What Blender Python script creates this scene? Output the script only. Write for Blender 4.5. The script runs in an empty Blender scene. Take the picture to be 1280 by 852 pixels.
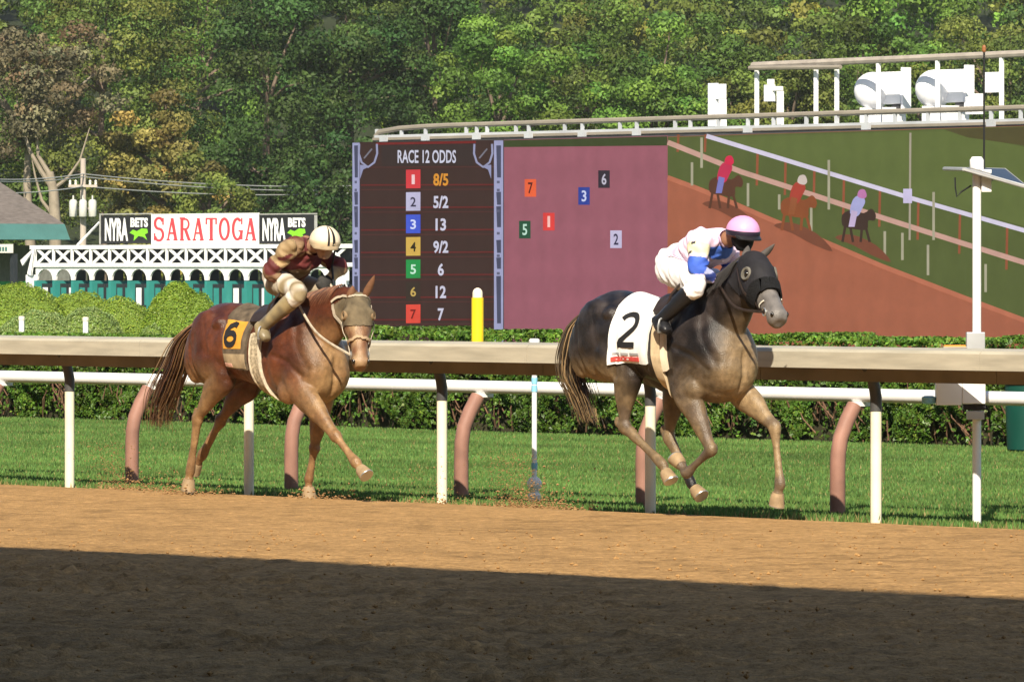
import bpy, bmesh, math, random
import numpy as np
from mathutils import Vector, Matrix
from mathutils.bvhtree import BVHTree
random.seed(7); rng = np.random.default_rng(7)
SC = bpy.context.scene; COL = SC.collection
R = math.radians

# ------------------------------------------------------------------ camera, sky, sun, exposure
FPX, CX, HY, CH = 8000.0, 640.0, 338.0, 1.8          # focal length in photo pixels, centre, horizon row, eye height
cam_d = bpy.data.cameras.new('camera'); cam = bpy.data.objects.new('camera', cam_d); COL.objects.link(cam)
cam.location = (0, 0, CH); cam.rotation_euler = (R(90), 0, 0)
cam_d.sensor_width = 36; cam_d.lens = FPX/1280*36; cam_d.shift_y = -(426-HY)/1280
cam_d.clip_start = 0.5; cam_d.clip_end = 4000
SC.camera = cam
SUN_EL, SUN_TO = R(38), Vector((0.12, 0.99, 0)).normalized()
W = bpy.data.worlds.new('World'); SC.world = W; W.use_nodes = True
nt = W.node_tree; bg = nt.nodes['Background']
sky = nt.nodes.new('ShaderNodeTexSky'); sky.sky_type = 'NISHITA'; sky.sun_disc = False
sky.sun_elevation = SUN_EL; sky.sun_rotation = math.atan2(-SUN_TO.x, -SUN_TO.y)
nt.links.new(sky.outputs[0], bg.inputs[0]); bg.inputs[1].default_value = 0.08
sl = bpy.data.lights.new('sun', 'SUN'); sl.energy = 4.9; sl.angle = R(0.53); sl.color = (1.0, 0.90, 0.73)
so = bpy.data.objects.new('sun', sl); COL.objects.link(so); so.location = (0, -20, 60)
ldir = Vector((SUN_TO.x*math.cos(SUN_EL), SUN_TO.y*math.cos(SUN_EL), -math.sin(SUN_EL)))
so.rotation_euler = ldir.to_track_quat('-Z', 'Y').to_euler()
EXPO = 0.74
SC.view_settings.view_transform = 'Standard'; SC.view_settings.look = 'None'
SC.view_settings.exposure = EXPO; SC.view_settings.gamma = 1; SC.view_settings.use_curve_mapping = False
SC.render.engine = 'CYCLES'; SC.cycles.max_bounces = 6; SC.cycles.transparent_max_bounces = 6

# ------------------------------------------------------------------ coordinates: everything runs parallel to the rail
def zg(y): return FPX*CH/(y-HY)
_z1 = zg(610); _x1 = (87-CX)/FPX*_z1; _z2 = zg(655); _x2 = (1095-CX)/FPX*_z2
_L = math.hypot(_x2-_x1, _z2-_z1)
DX, DY = (_x2-_x1)/_L, (_z2-_z1)/_L            # along the track, the way the horses run
NX, NY = DY, -DX                                # across the track, towards the stands
OY = _z1 + (-_x1/(_x2-_x1))*(_z2-_z1)
def RF(a, b, h): return (a*DX+b*NX, OY+a*DY+b*NY, h)
def Q(px, py, b):                               # (along, height) of a photo point on the plane at offset b from the rail
    k = (px-CX)/FPX; bx = b*NX; by = OY+b*NY
    a = (k*by-bx)/(DX-k*DY); z = by+a*DY
    return a, CH-(py-HY)*z/FPX
def BZ(px, z):
    x = (px-CX)/FPX*z; return x*NX+(z-OY)*NY
def P(px, py, z): return ((px-CX)/FPX*z, z, CH-(py-HY)*z/FPX)

# ------------------------------------------------------------------ materials
def srgb(r, g, b):
    f = lambda c: (c/255/12.92 if c <= 10 else ((c/255+.055)/1.055)**2.4)
    return (f(r), f(g), f(b))
MATS = {}
def M(name, col, rough=.7, var=.15, scale=6, bump=0., bscale=40, metal=0., spec=.3, attr=False, col2=None, transl=0., objrand=0., stretch=None, sheen=0.):
    if name in MATS: return MATS[name]
    m = bpy.data.materials.new(name); m.use_nodes = True; n = m.node_tree.nodes; l = m.node_tree.links
    p = n['Principled BSDF']; p.inputs['Roughness'].default_value = rough; p.inputs['Metallic'].default_value = metal
    p.inputs['Specular IOR Level'].default_value = spec
    if sheen: p.inputs['Sheen Weight'].default_value = sheen
    tc = n.new('ShaderNodeTexCoord'); mp = n.new('ShaderNodeMapping'); l.new(tc.outputs['Object'], mp.inputs[0])
    if stretch: mp.inputs['Scale'].default_value = stretch
    nz = n.new('ShaderNodeTexNoise'); nz.inputs['Scale'].default_value = scale; nz.inputs['Detail'].default_value = 5
    l.new(mp.outputs[0], nz.inputs['Vector'])
    mx = n.new('ShaderNodeMix'); mx.data_type = 'RGBA'; mx.blend_type = 'MIX'
    rmp = n.new('ShaderNodeMapRange'); rmp.inputs[1].default_value = .3; rmp.inputs[2].default_value = .7
    l.new(nz.outputs[0], rmp.inputs[0]); l.new(rmp.outputs[0], mx.inputs['Factor'])
    c = tuple(col)
    lo = tuple(x*(1-var) for x in c)+(1,); hi = tuple(x*(1+var) for x in (col2 or c))+(1,)
    if attr:
        at = n.new('ShaderNodeAttribute'); at.attribute_name = 'Col'
        mu = n.new('ShaderNodeMix'); mu.data_type = 'RGBA'; mu.blend_type = 'MULTIPLY'; mu.inputs['Factor'].default_value = 1
        mx.inputs['A'].default_value = (1-var,)*3+(1,); mx.inputs['B'].default_value = (1+var,)*3+(1,)
        l.new(at.outputs['Color'], mu.inputs['A']); l.new(mx.outputs['Result'], mu.inputs['B']); out = mu.outputs['Result']
    else:
        mx.inputs['A'].default_value = lo; mx.inputs['B'].default_value = hi; out = mx.outputs['Result']
    if objrand:
        oi = n.new('ShaderNodeObjectInfo'); hs = n.new('ShaderNodeHueSaturation'); mr = n.new('ShaderNodeMapRange')
        l.new(oi.outputs['Random'], mr.inputs[0]); mr.inputs[3].default_value = 1-objrand; mr.inputs[4].default_value = 1+objrand
        l.new(mr.outputs[0], hs.inputs['Value']); l.new(out, hs.inputs['Color']); out = hs.outputs[0]
    l.new(out, p.inputs['Base Color'])
    if bump:
        b2 = n.new('ShaderNodeTexNoise'); b2.inputs['Scale'].default_value = bscale; b2.inputs['Detail'].default_value = 6
        l.new(mp.outputs[0], b2.inputs['Vector'])
        bp = n.new('ShaderNodeBump'); bp.inputs['Strength'].default_value = min(1, bump); bp.inputs['Distance'].default_value = .02
        l.new(b2.outputs[0], bp.inputs['Height']); l.new(bp.outputs[0], p.inputs['Normal'])
    if transl:
        t = n.new('ShaderNodeBsdfTranslucent'); l.new(out, t.inputs[0]); ms = n.new('ShaderNodeMixShader'); ms.inputs[0].default_value = transl
        l.new(p.outputs[0], ms.inputs[1]); l.new(t.outputs[0], ms.inputs[2]); l.new(ms.outputs[0], n['Material Output'].inputs[0])
    MATS[name] = m; return m
def EM(rgb, var=.06, scale=3):                      # a lit LED screen surface
    key = 'led_%d_%d_%d' % rgb
    if key in MATS: return MATS[key]
    m = bpy.data.materials.new(key); m.use_nodes = True; n = m.node_tree.nodes; l = m.node_tree.links
    p = n['Principled BSDF']; p.inputs['Base Color'].default_value = (.004, .004, .004, 1); p.inputs['Roughness'].default_value = .6
    c = srgb(*rgb); k = 2**-EXPO
    p.inputs['Specular IOR Level'].default_value = .05
    tc = n.new('ShaderNodeTexCoord'); nz = n.new('ShaderNodeTexNoise'); nz.inputs['Scale'].default_value = scale; nz.inputs['Detail'].default_value = 8; nz.inputs['Roughness'].default_value = .7; l.new(tc.outputs['Object'], nz.inputs[0])
    mx = n.new('ShaderNodeMix'); mx.data_type = 'RGBA'
    mx.inputs['A'].default_value = tuple(x*k*(1-var*3) for x in c)+(1,); mx.inputs['B'].default_value = tuple(x*k*(1+var*3) for x in c)+(1,)
    dt = n.new('ShaderNodeVectorMath'); dt.operation = 'DOT_PRODUCT'; l.new(tc.outputs['Object'], dt.inputs[0]); dt.inputs[1].default_value = (DX, DY, 0)
    acc = nz.outputs[0]
    for src, fr in ((dt.outputs['Value'], 9.8), (None, 7.5)):              # module columns and rows of the LED wall
        if src is None:
            sx = n.new('ShaderNodeSeparateXYZ'); l.new(tc.outputs['Object'], sx.inputs[0]); src = sx.outputs[2]
        m1 = n.new('ShaderNodeMath'); m1.operation = 'MULTIPLY'; m1.inputs[1].default_value = fr; l.new(src, m1.inputs[0])
        m2 = n.new('ShaderNodeMath'); m2.operation = 'SINE'; l.new(m1.outputs[0], m2.inputs[0])
        m3 = n.new('ShaderNodeMath'); m3.operation = 'MULTIPLY_ADD'; m3.inputs[1].default_value = .06; l.new(m2.outputs[0], m3.inputs[0]); l.new(acc, m3.inputs[2]); acc = m3.outputs[0]
    l.new(acc, mx.inputs['Factor'])
    l.new(mx.outputs['Result'], p.inputs['Emission Color']); p.inputs['Emission Strength'].default_value = 1.0
    MATS[key] = m; return m

# ------------------------------------------------------------------ objects
WL = {}
def tag(o, label=None, cat=None, group=None, kind=None):
    if label: o['label'] = label
    if cat: o['category'] = cat
    if group: o['group'] = group
    if kind: o['kind'] = kind
    return o
def thing(name, loc, label, cat, group=None):
    o = bpy.data.objects.new(name, None); COL.objects.link(o); o.location = loc; o.empty_display_size = .1
    WL[o.name] = Vector(loc); return tag(o, label, cat, group)
def place(o, parent, origin):
    if parent is not None:
        o.parent = parent; o.location = Vector(origin)-WL[parent.name]
    else: o.location = origin
    WL[o.name] = Vector(origin); COL.objects.link(o)
def fast_mesh(name, V, F, mat, parent=None, colors=None, smooth=False, origin=None):
    """V (n,3) array in world space, F (m,k) array"""
    V = np.asarray(V, dtype=np.float64); F = np.asarray(F, dtype=np.int32)
    if origin is None:
        origin = WL[parent.name] if parent is not None else Vector((V[:,0].mean(), V[:,1].mean(), V[:,2].min()))
    me = bpy.data.meshes.new(name); k = F.shape[1]
    me.vertices.add(len(V)); me.vertices.foreach_set('co', (V-np.array(origin)).astype(np.float32).ravel())
    me.loops.add(F.size); me.loops.foreach_set('vertex_index', F.ravel())
    me.polygons.add(len(F)); me.polygons.foreach_set('loop_start', np.arange(0, F.size, k, dtype=np.int32))
    if smooth: me.polygons.foreach_set('use_smooth', np.ones(len(F), dtype=bool))
    me.update(calc_edges=True)
    if colors is not None:
        at = me.color_attributes.new('Col', 'FLOAT_COLOR', 'POINT'); c = np.ones((len(V), 4), np.float32); c[:, :3] = colors
        at.data.foreach_set('color', c.ravel())
    me.materials.append(mat)
    o = bpy.data.objects.new(name, me); place(o, parent, origin); return o
class MB:
    def __init__(s, xf=None): s.v = []; s.f = []; s.xf = xf or (lambda x, y, z: (x, y, z))
    def add(s, vs, fs):
        o = len(s.v); s.v += [s.xf(*p) for p in vs]; s.f += [tuple(i+o for i in f) for f in fs]; return s
    def box(s, a, b):
        x0, y0, z0 = a; x1, y1, z1 = b
        return s.add([(x0,y0,z0),(x1,y0,z0),(x1,y1,z0),(x0,y1,z0),(x0,y0,z1),(x1,y0,z1),(x1,y1,z1),(x0,y1,z1)],
                     [(0,3,2,1),(4,5,6,7),(0,1,5,4),(1,2,6,5),(2,3,7,6),(3,0,4,7)])
    def tube(s, pts, r, seg=8, cap=True):
        pts = [Vector(p) for p in pts]; n = len(pts); rr = r if isinstance(r, (list, tuple)) else [r]*n
        vs = []; fs = []; up = None
        for i, p in enumerate(pts):
            t = (pts[min(i+1, n-1)]-pts[max(i-1, 0)])
            if t.length < 1e-9: t = Vector((0, 0, 1))
            t.normalize()
            if up is None: up = Vector((0, 0, 1)) if abs(t.z) < .9 else Vector((1, 0, 0))
            u = (up-t*up.dot(t)); u.normalize(); up = u; w = t.cross(u)
            for k in range(seg):
                an = 2*math.pi*k/seg; vs.append(tuple(p+u*(rr[i]*math.cos(an))+w*(rr[i]*math.sin(an))))
        for i in range(n-1):
            for k in range(seg): fs.append((i*seg+k, i*seg+(k+1) % seg, (i+1)*seg+(k+1) % seg, (i+1)*seg+k))
        if cap: fs += [tuple(range(seg))[::-1], tuple(range((n-1)*seg, n*seg))]
        return s.add(vs, fs)
    def rings(s, rings, cap=True):
        seg = len(rings[0]); vs = [p for r in rings for p in r]; n = len(rings)
        fs = [(i*seg+k, i*seg+(k+1) % seg, (i+1)*seg+(k+1) % seg, (i+1)*seg+k) for i in range(n-1) for k in range(seg)]
        if cap: fs += [tuple(range(seg))[::-1], tuple(range((n-1)*seg, n*seg))]
        return s.add(vs, fs)
    def lathe(s, c, prof, seg=16):                     # prof: (radius, height)
        return s.rings([[(c[0]+r*math.cos(2*math.pi*k/seg), c[1]+r*math.sin(2*math.pi*k/seg), c[2]+h) for k in range(seg)] for r, h in prof])
    def slab(s, poly, y0, y1):                        # polygon in (x,z), thickness in y
        n = len(poly)
        return s.add([(x, y0, z) for x, z in poly]+[(x, y1, z) for x, z in poly],
                     [tuple(range(n)), tuple(range(n, 2*n))[::-1]]+[(i, i+n, (i+1) % n+n, (i+1) % n) for i in range(n)])
    def build(s, name, mat, parent=None, smooth=False, bevel=0, origin=None, colors=None):
        V = np.array(s.v, dtype=float)
        if origin is None:
            origin = WL[parent.name] if parent is not None else Vector(((V[:,0].min()+V[:,0].max())/2, (V[:,1].min()+V[:,1].max())/2, V[:,2].min()))
        me = bpy.data.meshes.new(name); me.from_pydata((V-np.array(origin)).tolist(), [], s.f)
        bm = bmesh.new(); bm.from_mesh(me)
        bmesh.ops.recalc_face_normals(bm, faces=bm.faces[:])
        if bevel: bmesh.ops.bevel(bm, geom=bm.edges[:], offset=bevel, segments=2, affect='EDGES', profile=.7)
        if smooth:
            for f in bm.faces: f.smooth = True
            for e in bm.edges: e.smooth = (e.calc_face_angle(0) < .7)
        bm.to_mesh(me); bm.free(); me.materials.append(mat)
        if colors is not None:
            at = me.color_attributes.new('Col', 'FLOAT_COLOR', 'POINT'); c = np.ones((len(V), 4), np.float32); c[:, :3] = colors
            at.data.foreach_set('color', c.ravel())
        o = bpy.data.objects.new(name, me); place(o, parent, origin); return o
def share(src, name, parent, origin):
    o = bpy.data.objects.new(name, src.data); place(o, parent, origin); return o
def rmb(): return MB(RF)

def vnoise(x, y, cell, seed=0):
    r = np.random.default_rng(seed); g = r.random((256, 256)); u = np.asarray(x)/cell; v = np.asarray(y)/cell
    i = np.floor(u).astype(int); j = np.floor(v).astype(int); fu = u-i; fv = v-j; fu = fu*fu*(3-2*fu); fv = fv*fv*(3-2*fv)
    i &= 255; j &= 255; i1 = (i+1) & 255; j1 = (j+1) & 255
    return (g[i,j]*(1-fu)+g[i1,j]*fu)*(1-fv)+(g[i,j1]*(1-fu)+g[i1,j1]*fu)*fv
def AB(x, y):
    y = y-OY; return x*DX+y*DY, x*NX+y*NY
def sstep(x, a, b):
    t = np.clip((x-a)/(b-a), 0, 1); return t*t*(3-2*t)

# ------------------------------------------------------------------ ground, track, turf
def sheet(name, mat, pts):
    mb = MB(); mb.add(pts, [tuple(range(len(pts)))]); o = mb.build(name, mat)
    if o.data.polygons[0].normal.z < 0: o.data.flip_normals()
    return tag(o, kind='structure')
m_dirt = M('track_dirt', (.41, .235, .092), .95, .26, 9, 1.0, 60, spec=.1)
m_turf = M('turf_soil', (.05, .10, .02), .95, .3, 2.5, .6, 50, spec=.1)
m_field = M('infield_grass', (.06, .11, .025), .95, .3, .4, spec=.1)
sheet('ground', m_field, [(-1500, -300, -.09), (1500, -300, -.09), (1500, 2500, -.09), (-1500, 2500, -.09)])
sheet('dirt_track_bed', m_dirt, [RF(-160, .3, -.05), RF(160, .3, -.05), RF(160, 38, -.03), RF(-160, 38, -.03)])
sheet('turf_course', m_turf, [RF(-160, .02, -.012), RF(160, .02, -.012), RF(160, -14.6, -.012), RF(-160, -14.6, -.012)])
def track_h(b): return .06*sstep(b, .0, 1.0)
rows = np.arange(26, 56.5, .050); ncol = 370
t = np.linspace(-1, 1, ncol); Yg = np.repeat(rows[:, None], ncol, 1); Xg = t[None, :]*(Yg*.082+2.2)
ag, bgd = AB(Xg, Yg)
rel = (vnoise(Xg, Yg, .30, 1)-.5)*.020+(vnoise(Xg, Yg, .11, 2)-.5)*.022+(vnoise(Xg, Yg, .05, 3)-.5)*.016+(vnoise(ag, bgd*3.5, 1.1, 4)-.5)*.024
cl = vnoise(Xg, Yg, .085, 5); rel += np.maximum(0, cl-.72)*.16*vnoise(Xg, Yg, 1.2, 9)*sstep(bgd, 1, 6)
Zg = track_h(bgd)+rel*(.14+.86*sstep(bgd, 6.0, 10.0))*sstep(bgd, -.05, .35)
Zg = np.where(bgd < .02, -.05, Zg)
idx = np.arange(Zg.size).reshape(Zg.shape)
Fq = np.stack([idx[:-1, :-1], idx[:-1, 1:], idx[1:, 1:], idx[1:, :-1]], -1).reshape(-1, 4)
keep = (bgd.ravel()[Fq].max(1) > -.1); Fq = Fq[keep]
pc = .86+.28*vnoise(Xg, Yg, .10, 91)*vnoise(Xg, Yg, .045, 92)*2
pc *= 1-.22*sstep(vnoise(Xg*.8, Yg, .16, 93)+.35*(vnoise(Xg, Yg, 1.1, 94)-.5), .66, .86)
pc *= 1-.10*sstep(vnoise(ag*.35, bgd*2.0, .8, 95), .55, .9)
m_dirt_p = M('track_dirt_raked', (1, 1, 1), .95, .30, 28, 1.0, 60, spec=.1, attr=True)
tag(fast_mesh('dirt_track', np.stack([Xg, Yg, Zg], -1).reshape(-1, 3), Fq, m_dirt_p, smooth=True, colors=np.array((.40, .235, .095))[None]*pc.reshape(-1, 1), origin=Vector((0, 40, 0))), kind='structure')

# ------------------------------------------------------------------ grandstand behind the photographer: its roof shades the near track
m_conc = M('stand_concrete', (.35, .33, .30), .9, .15, 1.5)
m_green = M('stand_green_paint', (.03, .12, .08), .6, .1, 2)
def ghit(px, py):
    z = FPX*(CH-.06)/(py-HY); return Vector(((px-CX)/FPX*z, z, .06))
S0, S1 = ghit(0, 682), ghit(1280, 747); HS = 14.0
back = SUN_TO*((HS+.9-.06)/math.tan(SUN_EL)); E0 = S0-back; E1 = S1-back
ed = (E1-E0); ed.z = 0; ed.normalize(); en = Vector((ed.y, -ed.x, 0));
if en.y > 0: en = -en
def GS(a, b, h): p = E0+ed*a+en*b; return (p.x, p.y, h)
gs = thing('grandstand', GS(0, 14, 0), 'long covered grandstand behind the photographer whose roof shades the near track', 'grandstand')
MB(GS).box((-70, 0, HS), (90, 50, HS+.9)).build('roof', m_green, gs)
MB(GS).box((-70, 49, 0), (90, 49.6, HS-.01)).build('back_wall', m_conc, gs)
for i in range(9): MB(GS).box((-70, 28+i*1.8, 0), (90, 28+i*1.8+1.79, 1.0+i*.9)).build('seating_tier', m_conc, gs)
for i in range(9): MB(GS).box((-68+i*19.3, 26, 0), (-67.4+i*19.3, 26.6, HS-.01)).build('column', m_green, gs)

# ------------------------------------------------------------------ rails
m_cover = M('rail_cover_beige', (.40, .365, .285), .6, .16, 2.2, spec=.4, stretch=(1, 1, 9))
m_board = M('under_board_shaded_beige', (.23, .19, .14), .7, .2, 3)  # cover beige darkened: the shade under the lip is put into the colour
m_steel = M('gooseneck_steel_shaded', (.07, .07, .072), .5, .15, 8, metal=.2)  # grey metal, darkened further to paint in the cover's shade on the necks
m_postw = M('post_cream_paint', (.78, .72, .55), .5, .08, 5)
m_white = M('white_paint', (.80, .80, .79), .45, .05, 4)
m_salmon = M('salmon_plastic', (.28, .145, .108), .6, .2, 5)
PA0, PSP = Q(87, 610, 0)[0], _L/4
A0, A1 = PA0-3*PSP-1.1, PA0+8*PSP+1.1
fr = thing('front_rail', RF(PA0+2*PSP, 0, 0), 'beige capped safety rail along the dirt track with white goose-neck posts', 'rail')
for i in range(-3, 8):
    a0 = PA0+i*PSP-1.1; a1 = a0+PSP-.006
    mb = rmb(); pr = [(.27, 1.108), (.27, 1.222), (.25, 1.243), (.03, 1.258), (-.06, 1.252), (-.06, 1.235), (.03, 1.24), (.235, 1.222), (.25, 1.205), (.25, 1.108)]
    n_ = len(pr); mb.add([(a0, b, h) for b, h in pr]+[(a1, b, h) for b, h in pr], [tuple(range(n_)), tuple(range(n_, 2*n_))[::-1]]+[(k, (k+1) % n_, (k+1) % n_+n_, k+n_) for k in range(n_)])
    mb.build('rail_cover', m_cover, fr)
    rmb().box((a0, .075, 1.012), (a1, .11, 1.20)).build('under_board', m_board, fr)
for i in range(-3, 8):
    a = PA0+i*PSP
    MB().tube([RF(a, 0, -.1), RF(a, 0, .80)], .04, 12).build('post', m_postw, fr, smooth=True)
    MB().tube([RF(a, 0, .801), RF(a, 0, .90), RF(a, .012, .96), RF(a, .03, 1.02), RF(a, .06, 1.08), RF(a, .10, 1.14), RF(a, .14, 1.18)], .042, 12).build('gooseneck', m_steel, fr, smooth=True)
sa0, sa1 = Q(165, 606, -1.15)[0], Q(1047, 606, -1.15)[0]; ssp = (sa1-sa0)/4
WRH = (Q(30, 470.5, -1.38)[1]+Q(1130, 495.5, -1.38)[1])/2
wr = thing('turf_rail', RF(sa0+2*ssp, -.6, 0), 'white turf-course rail on curved salmon posts behind the beige rail', 'rail')
for i in range(-2, 7):
    a = sa0+i*ssp
    MB().tube([RF(a, -1.15, -.1), RF(a, -1.15, .33), RF(a, -1.155, .44), RF(a, -1.18, .56), RF(a, -1.24, .68), RF(a, -1.32, WRH-.075)], .058, 14).build('post', m_salmon, wr, smooth=True)
    rmb().box((a-.05, -1.44, WRH-.08), (a+.05, -1.32, WRH-.045)).build('bracket', m_white, wr)
for i in range(-3, 7):
    a0 = sa0+(i+.5)*ssp
    MB(lambda x, y, z: RF(x, -1.38+y, WRH+z)).rings([[(a, .055*math.cos(2*math.pi*k/14), .052*math.sin(2*math.pi*k/14)) for k in range(14)] for a in (a0, a0+ssp-.004)]).build('rail_tube', m_white, wr, smooth=True)

# thin marker pole with pale blue bands
def base(px, py): z = zg(py); return Vector(((px-CX)/FPX*z, z, 0))
b0 = base(668, 628); tp = thing('marker_pole', b0, 'thin white marker pole with pale blue bands and bulbous foot beside the turf rail', 'pole')
hh = CH-(425-HY)*b0.y/FPX
m_blue = M('pale_blue_band', (.22, .50, .68), .5, .1, 5)
MB().lathe(b0, [(.02, .10), (.02, hh-.06)], 12).build('pole', m_white, tp, smooth=True)
MB().lathe(b0, [(.03, hh-.0601), (.042, hh-.055), (.042, hh), (.03, hh+.012)], 14).build('cap', m_white, tp, smooth=True)
for z in (.26, .92, .86): MB().lathe(b0, [(.024, z), (.024, z+.05)], 12).build('band', m_blue, tp, smooth=True)
MB().lathe(b0, [(.035, -.02), (.045, .02), (.05, .06), (.035, .08), (.038, .10), (.055, .12), (.058, .16), (.04, .19), (.022, .20)], 14).build('foot', m_white, tp, smooth=True)

# pole with solar panel, box and antenna
b0 = base(1221, 656); sp_ = thing('solar_pole', b0, 'white pole carrying a small solar panel, control box and whip antenna', 'pole')
hz = lambda y: CH-(y-HY)*b0.y/FPX
m_galv = M('galvanised_grey', (.42, .43, .44), .45, .12, 6, metal=.4)
m_black = M('black_plastic', (.015, .015, .017), .4, .1, 6)
MB().lathe(b0, [(.031, -.05), (.031, hz(214))], 14).build('pole', m_white, sp_, smooth=True)
MB().lathe(b0, [(.046, hz(213)), (.05, hz(211)), (.05, hz(200)), (.035, hz(196))], 14).build('cap', m_white, sp_, smooth=True)
L = lambda x, y, z: (b0.x+x, b0.y+y, z)
MB(L).box((-.075, -.05, hz(446)), (.055, .05, hz(415))).build('sleeve', m_galv, sp_, bevel=.006)
MB(L).box((-.29, -.08, hz(506)), (-.11, .10, hz(476))).build('control_box', m_white, sp_, bevel=.008)
MB(L).box((-.108, -.085, hz(504)), (.055, .10, hz(477))).build('control_box', m_white, sp_, bevel=.008)
MB(L).box((-.10, -.06, hz(512)), (.06, .06, hz(505))).build('box_bracket', m_black, sp_)
MB(L).box((-.07, -.06, hz(524)), (.05, .06, hz(513))).build('clamp', m_galv, sp_, bevel=.006)
MB(L).lathe((-.34, 0, hz(505)), [(.02, 0), (.05, .01), (.05, .05), (.03, .06)], 12).build('connector', m_blue, sp_, smooth=True)
m_pv = M('solar_cells', (.02, .022, .03), .25, .2, 3, spec=.6)
pv = MB(L).add([(-.10, -.12, hz(214)), (.33, -.20, hz(236)), (.22, .25, hz(214)), (-.21, .33, hz(212)),
                (-.10, -.12, hz(210)), (.33, -.20, hz(232)), (.22, .25, hz(210)), (-.21, .33, hz(208))],
               [(0,1,2,3),(4,5,6,7),(0,1,5,4),(1,2,6,5),(2,3,7,6),(3,0,4,7)]).build('solar_panel', m_pv, sp_)
pts = [(-.10, -.12, hz(212)), (.33, -.20, hz(234)), (.22, .25, hz(212)), (-.21, .33, hz(210)), (-.10, -.12, hz(212))]
MB().tube([L(*p) for p in pts], .014, 6).build('panel_frame', m_galv, pv)
MB().tube([L(0, -.02, hz(215)), L(.08, .0, hz(222)), L(.12, .03, hz(224))], .014, 8).build('panel_arm', m_galv, sp_)
MB(L).box((.03, -.06, hz(240)), (.10, .03, hz(212))).build('charge_unit', m_white, sp_, bevel=.006)
MB().tube([L(.055, .05, hz(225)), L(.055, .05, hz(65))], .007, 6).build('antenna', m_black, sp_)
MB(L).lathe((.055, .05, hz(65)), [(.010, 0), (.015, .01), (.015, .035), (.008, .05)], 10).build('antenna_tip', M('tip_brown', (.25, .10, .04), .5), sp_)
MB().tube([L(-.04, 0, hz(232)), L(-.11, .02, hz(240)), L(-.14, .02, hz(246)), L(-.15, .03, hz(235)), L(-.15, .06, hz(222))], .006, 6).build('cable', m_black, sp_)
MB(L).box((-.235, -.05, hz(450)), (-.08, .05, hz(431))).build('orange_housing', M('orange_plastic', (.65, .22, .02), .5), sp_, bevel=.008)
MB(L).box((-.24, -.055, hz(434.5)), (-.075, .055, hz(433))).build('housing_seam', m_cover, sp_)
MB(L).box((-.12, -.02, hz(462)), (-.03, .02, hz(451))).build('housing_bracket', m_galv, sp_)
# green bin
bb = base(1284, 565); mbn = M('bin_green', (.006, .055, .04), .45, .1, 4)
bn = thing('green_bin', bb, 'dark green bin in front of the hedge at the right edge', 'bin')
hb = CH-(474-HY)*bb.y/FPX
MB().lathe(bb, [(.17, 0), (.20, .03), (.225, hb-.06), (.225, hb-.05)], 20).build('body', mbn, bn, smooth=True)
MB().lathe(bb, [(.24, hb-.049), (.245, hb-.02), (.2, hb+.01), (.05, hb+.03)], 20).build('lid', mbn, bn, smooth=True)

# ------------------------------------------------------------------ foliage helpers
def leaves(Pc, N, size, asp=.55, jitter=.7, fold=.15):
    n = len(Pc); N = N+rng.normal(0, jitter, (n, 3)); N /= np.linalg.norm(N, axis=1)[:, None]+1e-9
    T = np.cross(N, rng.normal(0, 1, (n, 3))); T /= np.linalg.norm(T, axis=1)[:, None]+1e-9; B = np.cross(N, T)
    s = size[:, None]; V = np.empty((n, 4, 3))
    V[:, 0] = Pc-T*s*.5; V[:, 1] = Pc-B*s*asp*.5+N*s*fold; V[:, 2] = Pc+T*s*.5; V[:, 3] = Pc+B*s*asp*.5+N*s*fold
    return V.reshape(-1, 3), np.arange(4*n).reshape(n, 4)
def tints(n, base, sp, hue=.12):
    c = np.array(base)[None]*np.exp(rng.normal(0, sp, n))[:, None]; c[:, 0] *= np.exp(rng.normal(0, hue, n)); return c

# turf blades
n = 470000
u = rng.random(n); yy = 38+(u**.8)*40; xx = (rng.random(n)*2-1)*(yy*.082+.8); a_, b_ = AB(xx, yy)
k = (b_ < .03) & (b_ > -14.3); xx, yy, a_, b_ = xx[k], yy[k], a_[k], b_[k]; n = len(xx)
edge = np.exp(b_/.35)
ht = (.016+.020*rng.random(n))*(1+1.2*edge*rng.random(n))*(.75+.5*vnoise(xx, yy, .5, 11)); an = rng.random(n)*6.283; wd = .006+.006*rng.random(n)
lean = rng.normal(0, .35, (n, 2))*ht[:, None]
V = np.empty((n, 3, 3)); V[:, 0] = np.stack([xx-np.cos(an)*wd, yy-np.sin(an)*wd, 0*xx-.012], 1); V[:, 1] = np.stack([xx+np.cos(an)*wd, yy+np.sin(an)*wd, 0*xx-.012], 1)
V[:, 2] = np.stack([xx+lean[:, 0], yy+lean[:, 1], ht], 1)
cg = tints(n, (.105, .19, .045), .16, .13)*(.65+.5*vnoise(a_, b_*2.2, 2.0, 12)+.35*vnoise(xx, yy, .35, 13))[:, None]
st = (rng.random(n) < .04+.5*np.exp(b_/.06)); cg[st] = np.array((.34, .27, .11))*rng.uniform(.6, 1.1, (st.sum(), 1))
tag(fast_mesh('turf_grass', V.reshape(-1, 3), np.arange(3*n).reshape(n, 3), M('grass_blades', (1, 1, 1), .6, .1, 3, attr=True, transl=.25, spec=.2), colors=np.repeat(cg, 3, 0)),
    'short mown green grass of the turf course', 'grass', kind='stuff')

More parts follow.
